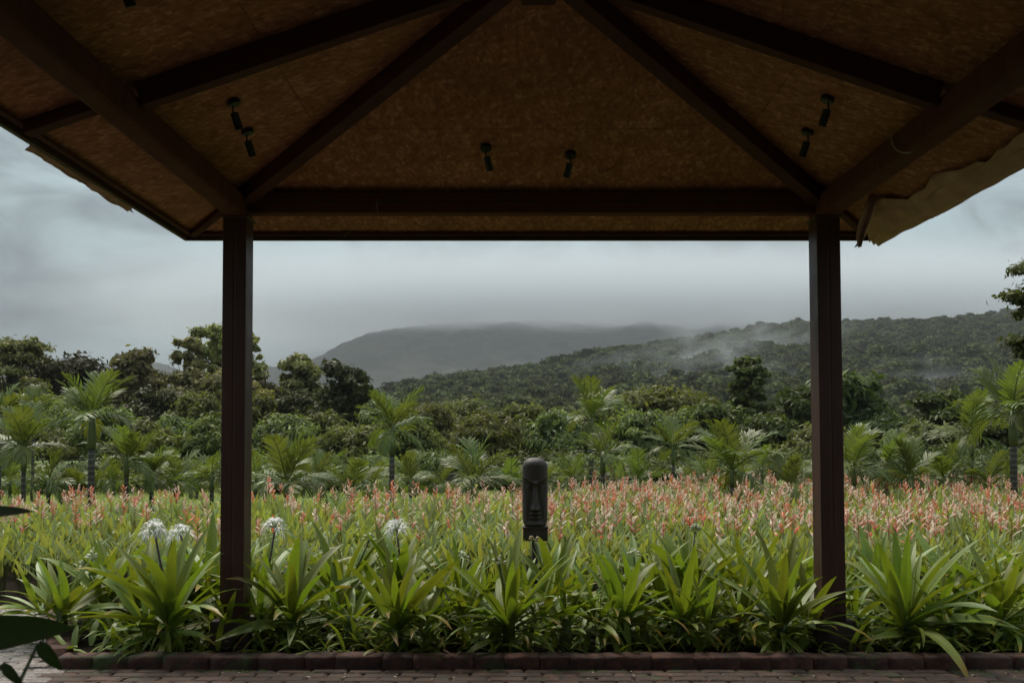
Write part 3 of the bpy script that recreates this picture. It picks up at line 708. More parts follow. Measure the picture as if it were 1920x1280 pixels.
# roof covering above and fascia
mb = MB()
E2 = RE + .05
v_ = [(-E2, -E2, under(E2) + .055), (E2, -E2, under(E2) + .055), (E2, E2, under(E2) + .055), (-E2, E2, under(E2) + .055), (0, 0, ZA + .07)]
mb.add(v_ + [(x, y, z - .03) for x, y, z in v_], [(0, 1, 4), (1, 2, 4), (2, 3, 4), (3, 0, 4), (6, 5, 9), (7, 6, 9), (8, 7, 9), (5, 8, 9), (0, 5, 6, 1), (1, 6, 7, 2), (2, 7, 8, 3), (3, 8, 5, 0)])
link('roof_covering', mb.mesh('roof_covering', MAT['shingle']), pav)
for k in range(4):
    Mk = Matrix.Rotation(k * math.pi / 2, 4, 'Z'); me = bar((-RE - .03, RE + .016, ZE + .018), (RE + .004, RE + .016, ZE + .018), .03, .060, name='fascia', bev=.004)
    link('fascia', me, pav, rot=(0, 0, k * math.pi / 2))
# little drip edge strip under the front sheathing edge
for k in range(4):
    link('edge_trim', bar((-RE + .03, RE - .035, ZE + .008), (RE - .03, RE - .035, ZE + .008), .04, .022, name='edge_trim', mat='paint_dark', bev=.003), pav, rot=(0, 0, k * math.pi / 2))

# ------------------------------------------------------------------ unseen porch added behind the camera to shade post fronts and kerb
ver = empty('shade_veranda', (0, -2.2, 0), label='unseen dark porch added behind the camera to shade the pavilion posts and kerb', cat='shade_veranda')
link('roof', MB().box(-7, 7, -4.0, 3.9, 3.30, 3.42).mesh('roof', MAT['shingle']), ver)
link('ceiling', MB().box(-6.9, 6.9, -3.9, 3.8, 3.275, 3.298).mesh('ceiling', MAT['osb']), ver)
link('shade_back_wall', MB().box(-7, 7, -3.9, -3.7, -.1, 3.27).mesh('shade_back_wall', MAT['plinth']), ver)
for x in (-6.6, -3.6, 3.6, 6.6): link('post', bevel(MB().box(x - .09, x + .09, 3.5, 3.68, -.1, 3.27).mesh('post', MAT['paint']), .006, 1), ver)

# ------------------------------------------------------------------ spot lamps on the ceiling
def ceil_hit(px, py):
    r_ = ray(px, py); o_ = Vector((0, 0, CAMH)); best = None
    t0 = .5
    for i in range(4000):
        t0 += .003; p_ = o_ + r_ * t0; q = max(abs(p_.x - CX), abs(p_.y - CY))
        if p_.z > under(q): return p_
    return None
rose = MB(); rose.tube([(0, 0, 0), (0, 0, -.006), (0, 0, -.026), (0, 0, -.03)], [.036, .038, .038, .034], 20); rose_m = rose.mesh('ceiling_rose', MAT['black'])
canm = MB(); canm.tube([(0, 0, 0), (0, 0, -.004), (0, 0, -.108), (0, 0, -.112), (0, 0, -.112), (0, 0, -.098)], [.022, .0265, .0265, .025, .021, .020], 20, True); can_m = canm.mesh('lamp_can', MAT['black'])
lensm = MB(); lensm.tube([(0, 0, -.100), (0, 0, -.103)], [.0195, .017], 16); lens_m = lensm.mesh('lens', MAT['lens'])
stm = MB(); stm.tube([(0, 0, -.03), (0, 0, -.075)], .005, 8); st_m = stm.mesh('lamp_stem', MAT['black'])
LAMPS = [((437, 188), (9, 26), 'black spot lamp on the left ceiling slope, upper of the pair'), ((463, 243), (12, 24), 'black spot lamp on the left ceiling slope, lower of the pair near the hip rafter'),
         ((911, 274), (8, 15), 'black spot lamp on the middle ceiling slope, the one left of centre'), ((1070, 287), (-8, 15), 'black spot lamp on the middle ceiling slope, the one right of centre'),
         ((1553, 182), (-8, 26), 'black spot lamp on the right ceiling slope, upper of the pair'), ((1515, 244), (-11, 24), 'black spot lamp on the right ceiling slope, lower of the pair'),
         ((228, -66), (6, 20), 'black spot lamp cut off by the top edge of the photo near the left corner')]
for (p_, dpx, lab) in LAMPS:
    h_ = ceil_hit(*p_)
    rt = empty('spot_lamp', h_, label=lab, cat='spot lamp', group='spot lamps under the pavilion roof')
    dxp, dyp = h_.x - CX, h_.y - CY
    nrm = Vector((math.copysign(SL, dxp), 0, 1)) if abs(dxp) > abs(dyp) else Vector((0, math.copysign(SL, dyp), 1))
    q = nrm.to_track_quat('Z', 'Y').to_euler()
    link('ceiling_rose', rose_m, rt, rot=q)
    link('lamp_stem', st_m, rt)
    sgn = 1 if dpx[0] > 0 else -1
    cn = link('lamp_can', can_m, rt, (sgn * .006, .0, -.070), rot=(R(20), R(-sgn * 14), 0), scale=.86)
    link('lens', lens_m, cn)

# ------------------------------------------------------------------ wire loop and threads
mb = MB(); a0 = P(1671, 257, 5.35); loop = []
for i in range(15):
    t_ = i / 14; px = 1671 + 36 * t_ ** 1.5 + (-3 * math.sin(math.pi * t_)); py = 256 + 32 * math.sin(min(1, t_ * 1.15) * math.pi / 2) - 1.5 * t_
    loop.append(P(px, py, 2.125 * FPX / (px - 960)))
mb.tube(loop, .0042, 8); tag(link('wire', mb.mesh('wire', MAT['wire'], True)), label='pale loose end of wire curling under the right hand roof beam', cat='wire')
mb = MB(); mb.tube([P(708, 372, 6.98), P(706, 386, 6.975), P(709, 400, 6.97)], .0015, 5)
tag(link('thread', mb.mesh('thread', MAT['wire'])), label='short pale thread hanging from the front beam', cat='thread')
mb = MB(); mb.tube([P(680, 402, 7.15), P(663, 426, 7.4), P(646, 444, 7.55)], .0012, 5)
tag(link('thread', mb.mesh('thread', MAT['wire'])), label='long cobweb thread slanting from the front beam to the eave', cat='thread')
mb = MB(); mb.tube([P(396, 415, 7.3), P(394, 430, 7.3), P(392, 443, 7.3)], .0022, 5)
tag(link('thread', mb.mesh('thread', MAT['paint'])), label='dark thread hanging by the left post at the eave', cat='thread')

# ------------------------------------------------------------------ tarpaulins along the side eaves
def tarp(name, label, side, y0, y1, inner, drop, seed, scal=1.0, crump=.6):
    r = random.Random(seed); ny, nu = 90, 18; xe = CX + side * (RE + .045); V = []; F = []
    for i in range(ny + 1):
        s = i / ny; y = y0 + (y1 - y0) * s
        ph = s * (y1 - y0) / .62
        fold = abs(math.sin(ph * math.pi)) ** .6             # scalloped hem between its ties
        w = float(np.interp(y, [2.6, 3.5, 4.5, 5.05, 5.7, 6.1, 6.62, 6.7, 6.85, 7.1, 7.4, 7.62], [.2, .2, .3, .2, .15, .26, .20, .36, .35, .30, .22, .10])) * inner / .40 + .02 * (vnoise(s * 26, 3.3, seed) - .5)
        for j in range(nu + 1):
            u = j / nu
            x = xe - side * (w * (1 - u)); zc = under(abs(x - CX)) - .018 if abs(x - CX) < RE else ZE - .02
            # hangs in a shallow belly from its hem to the eave edge
            z = zc - .012 - drop * math.sin(u * math.pi * .75) * (.5 + .8 * vnoise(s * 14, 1.7, seed + 3)) - .02 * u
            rid = math.sin((ph * 2.0 + u * 1.2) * math.pi) * .012 * math.sin(u * math.pi) + abs(vnoise(s * 22 + u * 6, u * 2 + s * 5, seed + 5) - .5) * -.17 + abs(vnoise(s * 13 - u * 5, u * 3, seed + 6) - .5) * .13
            V.append((x + side * .02 * vnoise(s * 20, u, seed + 8) * u, y, z + rid * crump * (1 - .75 * u) - .012 * u))
    for i in range(ny):
        for j in range(nu):
            a = i * (nu + 1) + j; F.append((a, a + 1, a + nu + 2, a + nu + 1))
    mb = MB(); mb.add(V, F)
    me = mb.mesh(name, MAT['tarp'], True); ob = link(name, me)
    sd = ob.modifiers.new('thickness', 'SOLIDIFY'); sd.thickness = .002
    tag(ob, label=label, cat='tarpaulin')
    return ob
rt = tarp('tarpaulin', 'crumpled brown tarpaulin gathered along the right eave with a loose tail', 1, 2.6, 7.62, .34, .035, 4)
mb = MB(); V = []; F = []
base = [P(1641, 357, 6.80), P(1633, 385, 6.83), P(1624, 415, 6.85), P(1616, 442, 6.86), P(1615, 454, 6.86), P(1612, 462, 6.86)]
wid = [.03, .075, .085, .06, .03, .045]
for i, p_ in enumerate(base):
    for j in range(5):
        u = j / 4 - .5; V.append((p_.x + u * wid[i], p_.y + .018 * math.cos(j * math.pi) + .02 * i / 5, p_.z + .004 * math.sin(j * 2)))
for i in range(5):
    for j in range(4): F.append((i * 5 + j, i * 5 + j + 1, i * 5 + j + 6, i * 5 + j + 5))
mb.add(V, F); tl = link('tail', mb.mesh('tail', MAT['tarp'], True), rt); sd = tl.modifiers.new('t', 'SOLIDIFY'); sd.thickness = .003
tarp('tarpaulin', 'scrap of brown tarpaulin showing below the left eave', -1, 5.2, 6.6, .05, .0, 9, crump=.15)
# its wind-lifted edge drops a little below the fascia
mb = MB(); V = []; F = []
for i in range(41):
    s = i / 40; y = 5.35 + 1.35 * s
    dz = .035 * abs(math.sin(s * math.pi * 2.2)) * (.4 + .8 * vnoise(s * 7, .5, 6)) + .006
    for j in range(4):
        u = j / 3; V.append((CX - RE - .056 - .012 * math.sin(u * 3) * (1 + vnoise(s * 15, u)), y, ZE + .03 - (dz + .065) * u))
for i in range(40):
    for j in range(3): a = i * 4 + j; F.append((a, a + 1, a + 5, a + 4))
mb.add(V, F); o_ = link('tarpaulin', mb.mesh('tarpaulin', MAT['tarp'], True)); sd = o_.modifiers.new('t', 'SOLIDIFY'); sd.thickness = .002
tag(o_, label='ragged tarpaulin flap hanging outside the left eave', cat='tarpaulin')

# ------------------------------------------------------------------ paving, kerb, beds
YK = 6.565                                  # front face of the kerb
XK = -2.98                                 # left end of the planted bed
link('paving', grid_mesh('paving', *[np.array(a) for a in (lambda A, B: (A, B, np.full_like(A, .004)))(*np.meshgrid(np.linspace(-9, 9, 3), np.linspace(-2.5, YK + .1, 3)))], MAT['mortar'], False))
pv_o = bpy.data.objects['paving']; tag(pv_o, kind='structure')
pa = link('path', grid_mesh('path', *[np.array(a) for a in (lambda A, B: (A, B, np.full_like(A, .006)))(*np.meshgrid(np.linspace(-9, XK + .02, 3), np.linspace(YK + .1, 9.35, 3)))], MAT['mortar'], False)); tag(pa, kind='structure')
# brick meshes: worn blocks, a few shapes shared
def worn_brick(lx, ly, lz, seed, amp, sub=3):
    r = random.Random(seed)
    xs_ = [-.5, -.42, .42, .5]; ys_ = [-.5, -.38, .38, .5]
    V = []; F = []
    for iy, b in enumerate(ys_):
        for ix, a in enumerate(xs_):
            e = (ix in (0, 3)) or (iy in (0, 3)); c = (ix in (0, 3)) and (iy in (0, 3))
            V.append(((a * .97 if c else a) * lx + (r.random() - .5) * amp, (b * .97 if c else b) * ly + (r.random() - .5) * amp, lz - (amp * 1.1 if e else 0) - (amp * .6 if c else 0) + (r.random() - .5) * amp * .5))
    top = len(V)
    for iy, b in enumerate(ys_):
        for ix, a in enumerate(xs_):
            if ix in (0, 3) or iy in (0, 3): V.append((a * lx, b * ly, 0))
    for iy in range(3):
        for ix in range(3): k = iy * 4 + ix; F.append((k, k + 1, k + 5, k + 4))
    ring = [0, 1, 2, 3, 7, 11, 15, 14, 13, 12, 8, 4]; idx = {}
    c = top
    for iy in range(4):
        for ix in range(4):
            if ix in (0, 3) or iy in (0, 3): idx[iy * 4 + ix] = c; c += 1
    for i in range(12):
        a, b = ring[i], ring[(i + 1) % 12]; F.append((a, idx[a], idx[b], b))
    return V, F
pb = []
for mtn in ('paver', 'wetpaver'):
    lst = []
    for i in range(6):
        V, F = worn_brick(.226, .110, .030, 50 + i, .008); me = MB().add(V, F).mesh('brick', MAT[mtn]); lst.append(me)
    pb.append(lst)
r = random.Random(5); near_b = []; far_b = MB()
def lay(x0, x1, y0, y1, which, parent, ang=0):
    """running bond courses; returns list of placements"""
    res = []; row = 0; y = y0
    while y < y1:
        x = x0 - (.115 if row % 2 else 0)
        while x < x1:
            res.append((x + .115, y + .057, which, parent)); x += .230
        y += .114; row += 1
    return res
place = lay(-3.6, 4.0, 6.02, YK - .02, 0, pv_o) + lay(-4.6, -3.05, YK - .0, 9.2, 1, pa) + lay(-4.6, -3.6, 6.02, YK - .02, 1, pv_o) + lay(-4.0, 4.2, 5.1, 6.01, 0, pv_o)
cnt = {0: 0, 1: 0}; rest = [MB(), MB()]
place = [q for q in place if not (q[1] > YK and q[0] > XK - .10 - .46 * (q[1] - YK))]
for (x, y, wch, par) in place:
    px = 960 + FPX * x / y; py = 830 + FPX * CAMH / y
    vis = -60 < px < 1980 and py < 1300
    if wch == 0 and x < -3.0: wch = 1
    jx, jy, ja, jz = (r.random() - .5) * .008, (r.random() - .5) * .008, (r.random() - .5) * .09, -.014 + r.random() * .010
    key = 0 if par is pv_o else 1
    if vis and cnt[key] < 290:
        link('brick', pb[wch][r.randrange(6)], par, (x + jx, y + jy, jz), rot=(0, 0, ja)); cnt[key] += 1
    else:
        V, F = worn_brick(.226, .110, .030, r.randrange(99), .008)
        rest[wch].add(V, F, M=Matrix.Translation((x + jx, y + jy, jz)) @ Matrix.Rotation(ja, 4, 'Z'))
for wch in (0, 1):
    if rest[wch].v: tag(link('brick', rest[wch].mesh('brick', MAT[('paver', 'wetpaver')[wch]]), pv_o), kind='stuff')
print('bricks', cnt)
# kerb of worn laterite blocks
kb = empty('kerb', (0, 0, 0)); tag(kb, kind='structure')
def kerb_block(l, seed):
    r_ = random.Random(seed); n_, prof = 4, [(-.085, .0), (-.087, .060), (-.085, .088), (-.076, .100), (.0, .102), (.06, .101), (.083, .09), (.085, .0)]
    V = []; F = []
    for i in range(n_ + 1):
        x = (i / n_ - .5) * l; e = .993 if i in (0, n_) else 1
        for (y, z) in prof: V.append((x, y * e + (r_.random() - .5) * .010, z * e + (r_.random() - .5) * .009 * (z > 0)))
    k = len(prof)
    for i in range(n_):
        for j in range(k - 1): a = i * k + j; F.append((a, a + k, a + k + 1, a + 1))
    F.append(tuple(range(k))); F.append(tuple(n_ * k + j for j in range(k))[::-1]); return V, F
x = XK; i = 0; r = random.Random(8)
while x < 4.6:
    l = r.choice([.20, .23, .27, .31]); V, F = kerb_block(l - .002, i)
    me = MB().add(V, F).mesh('brick', MAT['kerb'], True)
    link('brick', me, kb, (x + l / 2, YK + .09, (r.random() - .5) * .008), rot=(0, 0, (r.random() - .5) * .03)); x += l; i += 1
y = YK + .22
SLK = .46
while y < 8.6:
    l = r.choice([.22, .26, .3]); V, F = kerb_block(l - .008, i + 50); me = MB().add(V, F).mesh('brick', MAT['kerb'], True)
    link('brick', me, kb, (XK + .02 - SLK * (y + l / 2 - YK), y + l / 2, (r.random() - .5) * .008), rot=(0, 0, math.pi / 2 + math.atan(SLK))); y += l * .91; i += 1
# moss creeping along the foot of the kerb: little cushions nobody could count
mo = []; r = random.Random(3)
MAT['moss'] = rough_mat('moss', [(.3, (.03, .042, .008)), (.8, (.085, .105, .02))], 30, .9, .6, 80)
mm = MB()
for i in range(900):
    x = XK - .1 + r.random() * 7.6
    if vnoise(x * 2.2, .3, 4) < .42: continue
    y = YK - .005 - abs(r.gauss(0, .035)); s = .006 + .012 * r.random()
    mm.add([(-s, -s, 0), (s, -s, 0), (s, s, 0), (-s, s, 0), (0, 0, s * .8)], [(0, 1, 4), (1, 2, 4), (2, 3, 4), (3, 0, 4)], M=Matrix.Translation((x, y, .014)) @ Matrix.Rotation(r.random() * 6, 4, 'Z'))
tag(link('moss', mm.mesh('moss', MAT['moss'])), kind='stuff', label='green moss creeping along the foot of the kerb', cat='moss')
# fallen petals / leaf litter specks on the paving
mm = MB()
for i in range(70):
    x = -3.2 + r.random() * 7; y = 6.3 + r.random() * .3; s = .005 + .009 * r.random()
    mm.add([(-s * 1.8, 0, .0), (0, -s * .6, .003), (s * 1.8, 0, .001), (0, s * .6, .004)], [(0, 1, 2, 3)], tint=(1, 1, 1), M=Matrix.Translation((x, y, .018)) @ Matrix.Rotation(r.random() * 6, 4, 'Z'))
tag(link('litter', mm.mesh('litter', MAT['wire'])), kind='stuff', label='fallen pale petals and bits of leaf on the brick paving', cat='litter')
# bed soil
def mound(name, x0, x1, y0, y1, z, mat, nx=60, ny=20, amp=.05, slant=0):
    A, B = np.meshgrid(np.linspace(x0, x1, nx), np.linspace(y0, y1, ny)); A = A - slant * (B - YK) * np.linspace(1, 0, nx)[None, :]; Z = z + amp * (fbm(A * 2, B * 2, 3, 9) - .4)
    return tag(link(name, grid_mesh(name, A, B, Z, MAT[mat])), kind='structure')
mound('planting_bed', XK + .12, 5.4, YK + .16, 8.9, .05, 'soil', slant=SLK)
YF0, YF1 = 8.9, 21.5
mound('flower_bed_soil', -9, 14, 8.95, 22, .03, 'soil', 90, 60)

# ------------------------------------------------------------------ leaves, crinum lilies
def blade(L, W, bend, fold=.25, seg=7, twist=0, tipb=0.0, wave=0, seed=0):
    """lance-shaped leaf starting at the origin, rising along +Y then bending down (curve in YZ)"""
    r_ = random.Random(seed); V = []; F = []; ang = 0; y = z = 0
    for i in range(seg + 1):
        s = i / seg
        w = W * .5 * (min(1, .42 + 1.9 * s) * (1 - s ** 2.6) ** .85) + .0006
        tw = twist * s
        n = Vector((0, -math.sin(ang), math.cos(ang)))
        for u in (-1, 0, 1):
            off = w * u; h = abs(u) * fold * w * (1 - .5 * s) + (wave * math.sin(s * 11 + u * 2) * w if u else 0)
            V.append((off * math.cos(tw), y + n.y * h + math.sin(tw) * off * -math.sin(ang) * .5, z + n.z * h + math.sin(tw) * off))
        if i < seg:
            ang -= bend * (.3 + 1.4 * s) / seg + tipb * (s > .65) / seg
            y += math.cos(ang) * L / seg; z += math.sin(ang) * L / seg
    for i in range(seg):
        for j in range(2): a = i * 3 + j; F.append((a, a + 1, a + 4, a + 3))
    return V, F
def leaf_mesh(name, mat, tint=(1, 1, 1), **k):
    tipc = k.pop('tip', None); V, F = blade(**k); ns = len(V) // 3 - 1
    tl_ = [tuple(a * (b_ if (i // 3) >= ns - 1 else 1) for a, b_ in zip(tint, tipc or (1, 1, 1))) for i in range(len(V))]
    tl_ = [tuple(a * (.90 if i % 3 == 1 else 1.0) for a in c_) for i, c_ in enumerate(tl_)]
    me = MB().add(V, F, tint=tl_).mesh(name, mat, True)
    sh_ = me.attributes.new('sharp_edge', 'BOOLEAN', 'EDGE')
    sh_.data.foreach_set('value', [e.vertices[0] % 3 == 1 and e.vertices[1] % 3 == 1 for e in me.edges])
    return me
CL = [leaf_mesh('leaf', G['crinum'], L=1, W=w, bend=b_, fold=.35, seed=i, twist=tw, tipb=tb, wave=.06, tint=tn, tip=(1.5, .8, .5) if i in (2, 4, 6) else None) for i, (w, b_, tw, tb, tn) in enumerate(
    [(.145, .45, .1, 0, (1, 1, 1)), (.155, .8, -.2, 0, (.92, .98, .9)), (.14, 1.1, .2, .3, (1.05, 1.04, 1)), (.11, 1.15, -.3, .6, (1.12, 1.06, .95)), (.15, .6, .3, 1.2, (.95, 1, 1)), (.11, 1.7, .2, 0, (1.15, 1.1, .9)),
     (.10, .6, -.4, 2.0, (1.1, 1.08, 1.0)), (.145, .3, 0, 0, (1.08, 1.1, 1.0))])]
CD = [leaf_mesh('leaf', G['palmdry'], L=1, W=.05, bend=2.2, fold=.8, seed=9, twist=.8)]
for i in range(26):
    x = -2.9 + r.random() * 6.6; V, F = blade(.05 + .06 * r.random(), .018, r.uniform(.2, 1.5), seg=3)
    z_l = r.choice([.018, .018, .122]); y_l = 6.3 + r.random() * .24 if z_l < .1 else YK + .05 + r.random() * .1
    lf = link('fallen_leaf', MB().add(V, F).mesh('fallen_leaf', G['palmdry'], True), None, (x, y_l, z_l), rot=(0, 0, r.random() * 6))
    tag(lf, label='dry brown leaf lying on the paving or the kerb', cat='leaf', group='dry leaves fallen along the kerb')
def put_leaf(root, me, base, az, elev, L, roll=0, name='leaf'):
    """elev: starting angle above horizontal"""
    o_ = link(name, me, root, base)
    M = Matrix.Rotation(az, 4, 'Z') @ Matrix.Rotation(elev, 4, 'X') @ Matrix.Rotation(roll, 4, 'Y')
    o_.rotation_euler = M.to_euler(); o_.scale = (L, L, L); return o_
def umbel(root, top, kind, seed):
    r_ = random.Random(seed)
    if kind == 'bloom':
        mb = MB()
        for i in range(24):
            az = r_.random() * 6.28; el = r_.random() * 1.7 - .35; c = Vector((math.cos(az) * math.cos(el), math.sin(az) * math.cos(el), math.sin(el)))
            cc = Vector(top) + c * .055
            mb.tube([Vector(top), cc], .003, 4, False, tint=(.5, .56, .4))
            for k in range(6):                # six narrow recurved petals
                d = (c + Vector((r_.gauss(0, 1), r_.gauss(0, 1), r_.gauss(0, 1))) * .55).normalized(); s = d.cross(Vector((0, 0, 1))).normalized() * .0044
                p1 = cc + d * .04; p2 = cc + d * .075 + Vector((0, 0, -.035))
                b0 = len(mb.v); mb.add([cc - s * .6, cc + s * .6, p1 + s, p1 - s, p2], [(0, 1, 2, 3), (3, 2, 4)], tint=(.92, .92, .90))
            mb.tube([cc, cc + c * .03], .0012, 3, False, tint=(.45, .2, .2))
        link('flower_head', mb.mesh('flower_head', MAT['flower']), root)
    else:
        mb = MB()
        for i in range(11 if kind == 'buds' else 5):
            az = r_.random() * 6.28; el = r_.random() * 1.5; c = Vector((math.cos(az) * math.cos(el), math.sin(az) * math.cos(el), math.sin(el)))
            q0 = Vector(top) + c * .015; q1 = Vector(top) + c * (.05 + .02 * r_.random()); mb.tube([q0, q0.lerp(q1, .5), q0.lerp(q1, .85), q1], [.003, .010, .011, .003], 6, tint=(.62, .64, .46) if kind == 'buds' else (.45, .36, .22))
        link('bud_cluster', mb.mesh('bud_cluster', MAT['flower'], True), root)
def crinum(px, d, size, label, seed, n=24, stalks=(), low=8, tall=0):
    r_ = random.Random(seed); x = X(px, d)
    n = int(n * 1.4); low = int(low * 2.2); size *= .94; rt_ = empty('crinum_lily', (x, d, .05), label=label, cat='lily plant', group='crinum lilies behind the kerb')
    # short fleshy neck
    link('stem', MB().tube([(0, 0, -.05), (0, 0, .1), (.005, 0, .22)], [.05, .045, .03], 10).mesh('stem', MAT['stem'], True), rt_)
    hs = [(0, 0, 1.0)] * n
    for e in range(r_.choice([1, 2, 2])):
        ex = r_.choice([-1, 1]) * r_.uniform(.14, .30); ey = r_.uniform(-.12, .22); hs += [(ex, ey, r_.uniform(.6, .85))] * int(n * .5)
    nn = len(hs)
    for i in range(nn):
        hx, hy, hsz = hs[i]; q = (i + .5) / n if i < n else ((i - n) % max(1, int(n * .5)) + .5) / max(1, int(n * .5)); az = i * 2.39996 + r_.random() * .8; el = R(77 - 68 * q ** .72 + r_.gauss(0, 10)); L_ = min(.74, hsz * size) * (.80 if q > .7 else 1) * (.72 + .34 * math.sin(math.pi * (.25 + .6 * q))) * (.75 + .4 * r_.random())
        k = r_.choice([0, 7, 1, 0]) if q < .4 else r_.choice([0, 1, 2, 4, 1]) if q < .75 else r_.choice([1, 2, 3, 5, 6])
        put_leaf(rt_, CL[k], (hx + math.sin(-az) * .03, hy + math.cos(az) * .03, .10 + .14 * (1 - q) + tall), az, el, L_, r_.gauss(0, .35))
    for i in range(low):                                       # small strap leaves arching at the foot
        az = r_.random() * 6.28; ox, oy = r_.gauss(0, .13), r_.gauss(0, .09) - .05
        put_leaf(rt_, CL[r_.choice([2, 3, 5, 6, 5])], (ox, oy, .02), az, R(r_.uniform(15, 70)), size * r_.uniform(.28, .52), r_.gauss(0, .3))
    if r_.random() < .3: put_leaf(rt_, CD[0], (r_.gauss(0, .05), -.06, .06), math.pi + r_.gauss(0, .7), R(30), size * .5, r_.gauss(0, 1))
    for (fx_, fy_, kind) in stalks:
        tp = P(fx_, fy_, d + r_.uniform(-.08, .08)) - Vector((x, d, .05))
        mid = tp * .5 + Vector((-.02 * (1 if tp.x > 0 else -1), 0, .03))
        link('flower_stalk', MB().tube([(0, 0, .1), mid, tp], [.012, .010, .008], 7).mesh('flower_stalk', MAT['redstem'] if kind == 'bloom' else MAT['stem'], True), rt_)
        umbel(rt_, tp, kind, int(fx_))
    return rt_
crinum(120, 7.45, .56, 'crinum lily at the left end of the bed, spilling over the path', 1, low=10)
crinum(200, 8.05, .56, 'crinum lily in the back row second from the left end', 2, stalks=[(160, 1062, 'buds'), (172, 1045, 'buds')])
crinum(320, 7.0, .70, 'large crinum lily left of the left post with a white bloom above it', 3, n=28, stalks=[(290, 996, 'bloom')], low=6)
crinum(262, 7.75, .62, 'crinum lily directly behind the large one left of the left post', 4)
crinum(392, 7.9, .72, 'tall crinum lily against the left post with a small white bloom', 5, stalks=[(338, 1002, 'bloom')])
crinum(548, 7.2, .66, 'crinum lily just right of the left post', 6, n=26)
crinum(500, 8.0, .74, 'tall crinum lily behind the left post, white bloom at its top', 7, stalks=[(516, 990, 'bloom')])
crinum(640, 8.0, .70, 'crinum lily in the back row with a stalk of white buds', 8, stalks=[(692, 1012, 'buds')])
crinum(745, 7.0, .60, 'crinum lily with drooping narrow leaves, third clump right of the left post', 9, n=24, low=14)
crinum(752, 8.1, .62, 'crinum lily in the back row below the round white spider bloom', 10, stalks=[(744, 992, 'bloom')])
crinum(860, 8.0, .52, 'crinum lily left of the statue with a dark budded stalk', 11, stalks=[(866, 1046, 'buds')])
crinum(955, 7.0, .68, 'wide crinum lily in front of the statue with long level leaves', 12, n=26, stalks=[(936, 1058, 'buds')], low=12)
crinum(1040, 7.95, .55, 'crinum lily behind the wide one, with a spent flower head before the statue', 13, stalks=[(1002, 1016, 'spent')])
crinum(1165, 7.15, .58, 'crinum lily in the middle of the front row right of the statue', 14, n=24, low=10)
crinum(1290, 7.85, .74, 'tall crinum lily with upright leaves and a faded bloom', 15, stalks=[(1303, 996, 'buds')])
crinum(1190, 7.9, .60, 'crinum lily in the back row with one white bud cluster', 16, stalks=[(1188, 1040, 'buds')])
crinum(1275, 7.1, .50, 'smaller crinum lily in the front row under the tall upright one', 17, low=10)
crinum(1400, 7.85, .66, 'crinum lily whose long leaf points up towards the right post', 18)
crinum(1462, 7.0, .62, 'dense crinum lily just left of the right post', 19, n=28, low=12)
crinum(1560, 7.85, .52, 'crinum lily behind the right post with a single bud', 20, stalks=[(1542, 1082, 'buds')])
crinum(1695, 7.05, .72, 'large crinum lily right of the right post', 21, n=28, low=8)
crinum(1640, 7.9, .62, 'crinum lily in the back row beside the right post', 22)
crinum(1790, 7.8, .66, 'crinum lily with two white buds on a slanting stalk', 23, stalks=[(1794, 1062, 'buds')])
crinum(1870, 7.15, .60, 'crinum lily at the right edge of the photo', 24, low=10)
crinum(1960, 7.8, .70, 'tall crinum lily cut off by the right edge of the photo', 25)
for i, px in enumerate((430, 660, 850, 1060, 1370, 1600, 1780)):
    crinum(px, 7.02 + .08 * (i % 3), .34, 'small young crinum at the kerb, %s' % ['at the foot of the left post', 'right of the clump beside the left post', 'left of the wide clump by the statue', 'right of the wide clump by the statue',
            'left of the dense clump by the right post', 'at the foot of the right post', 'between the last two big clumps'][i], 60 + i, n=12, low=6)
# ground leaves filling the shade between the clumps
gl = MB(); r = random.Random(77)
for i in range(2300):
    x = XK - .1 + r.random() * 8.3; y = 6.85 + r.random() * 1.9; V, F = blade(.18 + .26 * r.random(), .034 + .026 * r.random(), r.uniform(.4, 1.6), seg=4)
    gl.add(V, F, tint=(.8 + .4 * r.random(),) * 3, M=Matrix.Translation((x, y, .05)) @ Matrix.Rotation(r.random() * 6.28, 4, 'Z') @ Matrix.Rotation(r.uniform(.3, 1.4), 4, 'X'))
tag(link('undergrowth', gl.mesh('undergrowth', G['crinum'], True)), kind='stuff', label='small dark strap leaves filling the bed between the lilies', cat='undergrowth')

# ------------------------------------------------------------------ heliconia (parakeet flower) field
def spike(mb, base, h, seed, tone):
    r_ = random.Random(seed); b0 = Vector(base)
    stemc = (.42, .045, .03) if tone != 2 else (.35, .18, .08)
    mb.tube([b0, b0 + Vector((r_.gauss(0, .01), r_.gauss(0, .01), h))], [.003, .002], 4, False, tint=stemc)
    nb = r_.choice([5, 6, 7]); az0 = r_.random() * 6.28
    for k in range(nb):
        s = k / nb; p = b0 + Vector((0, 0, h * (.25 + .75 * s))); az = az0 + (k % 2) * math.pi + r_.gauss(0, .5); el = r_.uniform(.5, 1.15)
        d = Vector((math.cos(az) * math.cos(el), math.sin(az) * math.cos(el), math.sin(el))); l = h * (.52 - .20 * s) * r_.uniform(.8, 1.25); sd_ = d.cross(Vector((0, 0, 1))).normalized() * l * .19
        red = (.68, .080, .045); orange = (.74, .18, .07); cream = (.74, .60, .45); pink = (.72, .36, .25)
        c0 = (red, orange, red, pink)[tone] if r_.random() < .55 else (pink, orange, cream, cream)[tone]; c1 = (cream, orange, cream, cream)[tone] if r_.random() < .7 else pink
        mb.add([p, p + d * l * .45 + sd_, p + d * l, p + d * l * .45 - sd_, p + d * l * .4 + Vector((0, 0, l * .12))], [(0, 1, 4), (1, 2, 4), (2, 3, 4), (3, 0, 4)], tint=[c0, c0, c1, c0, c1])
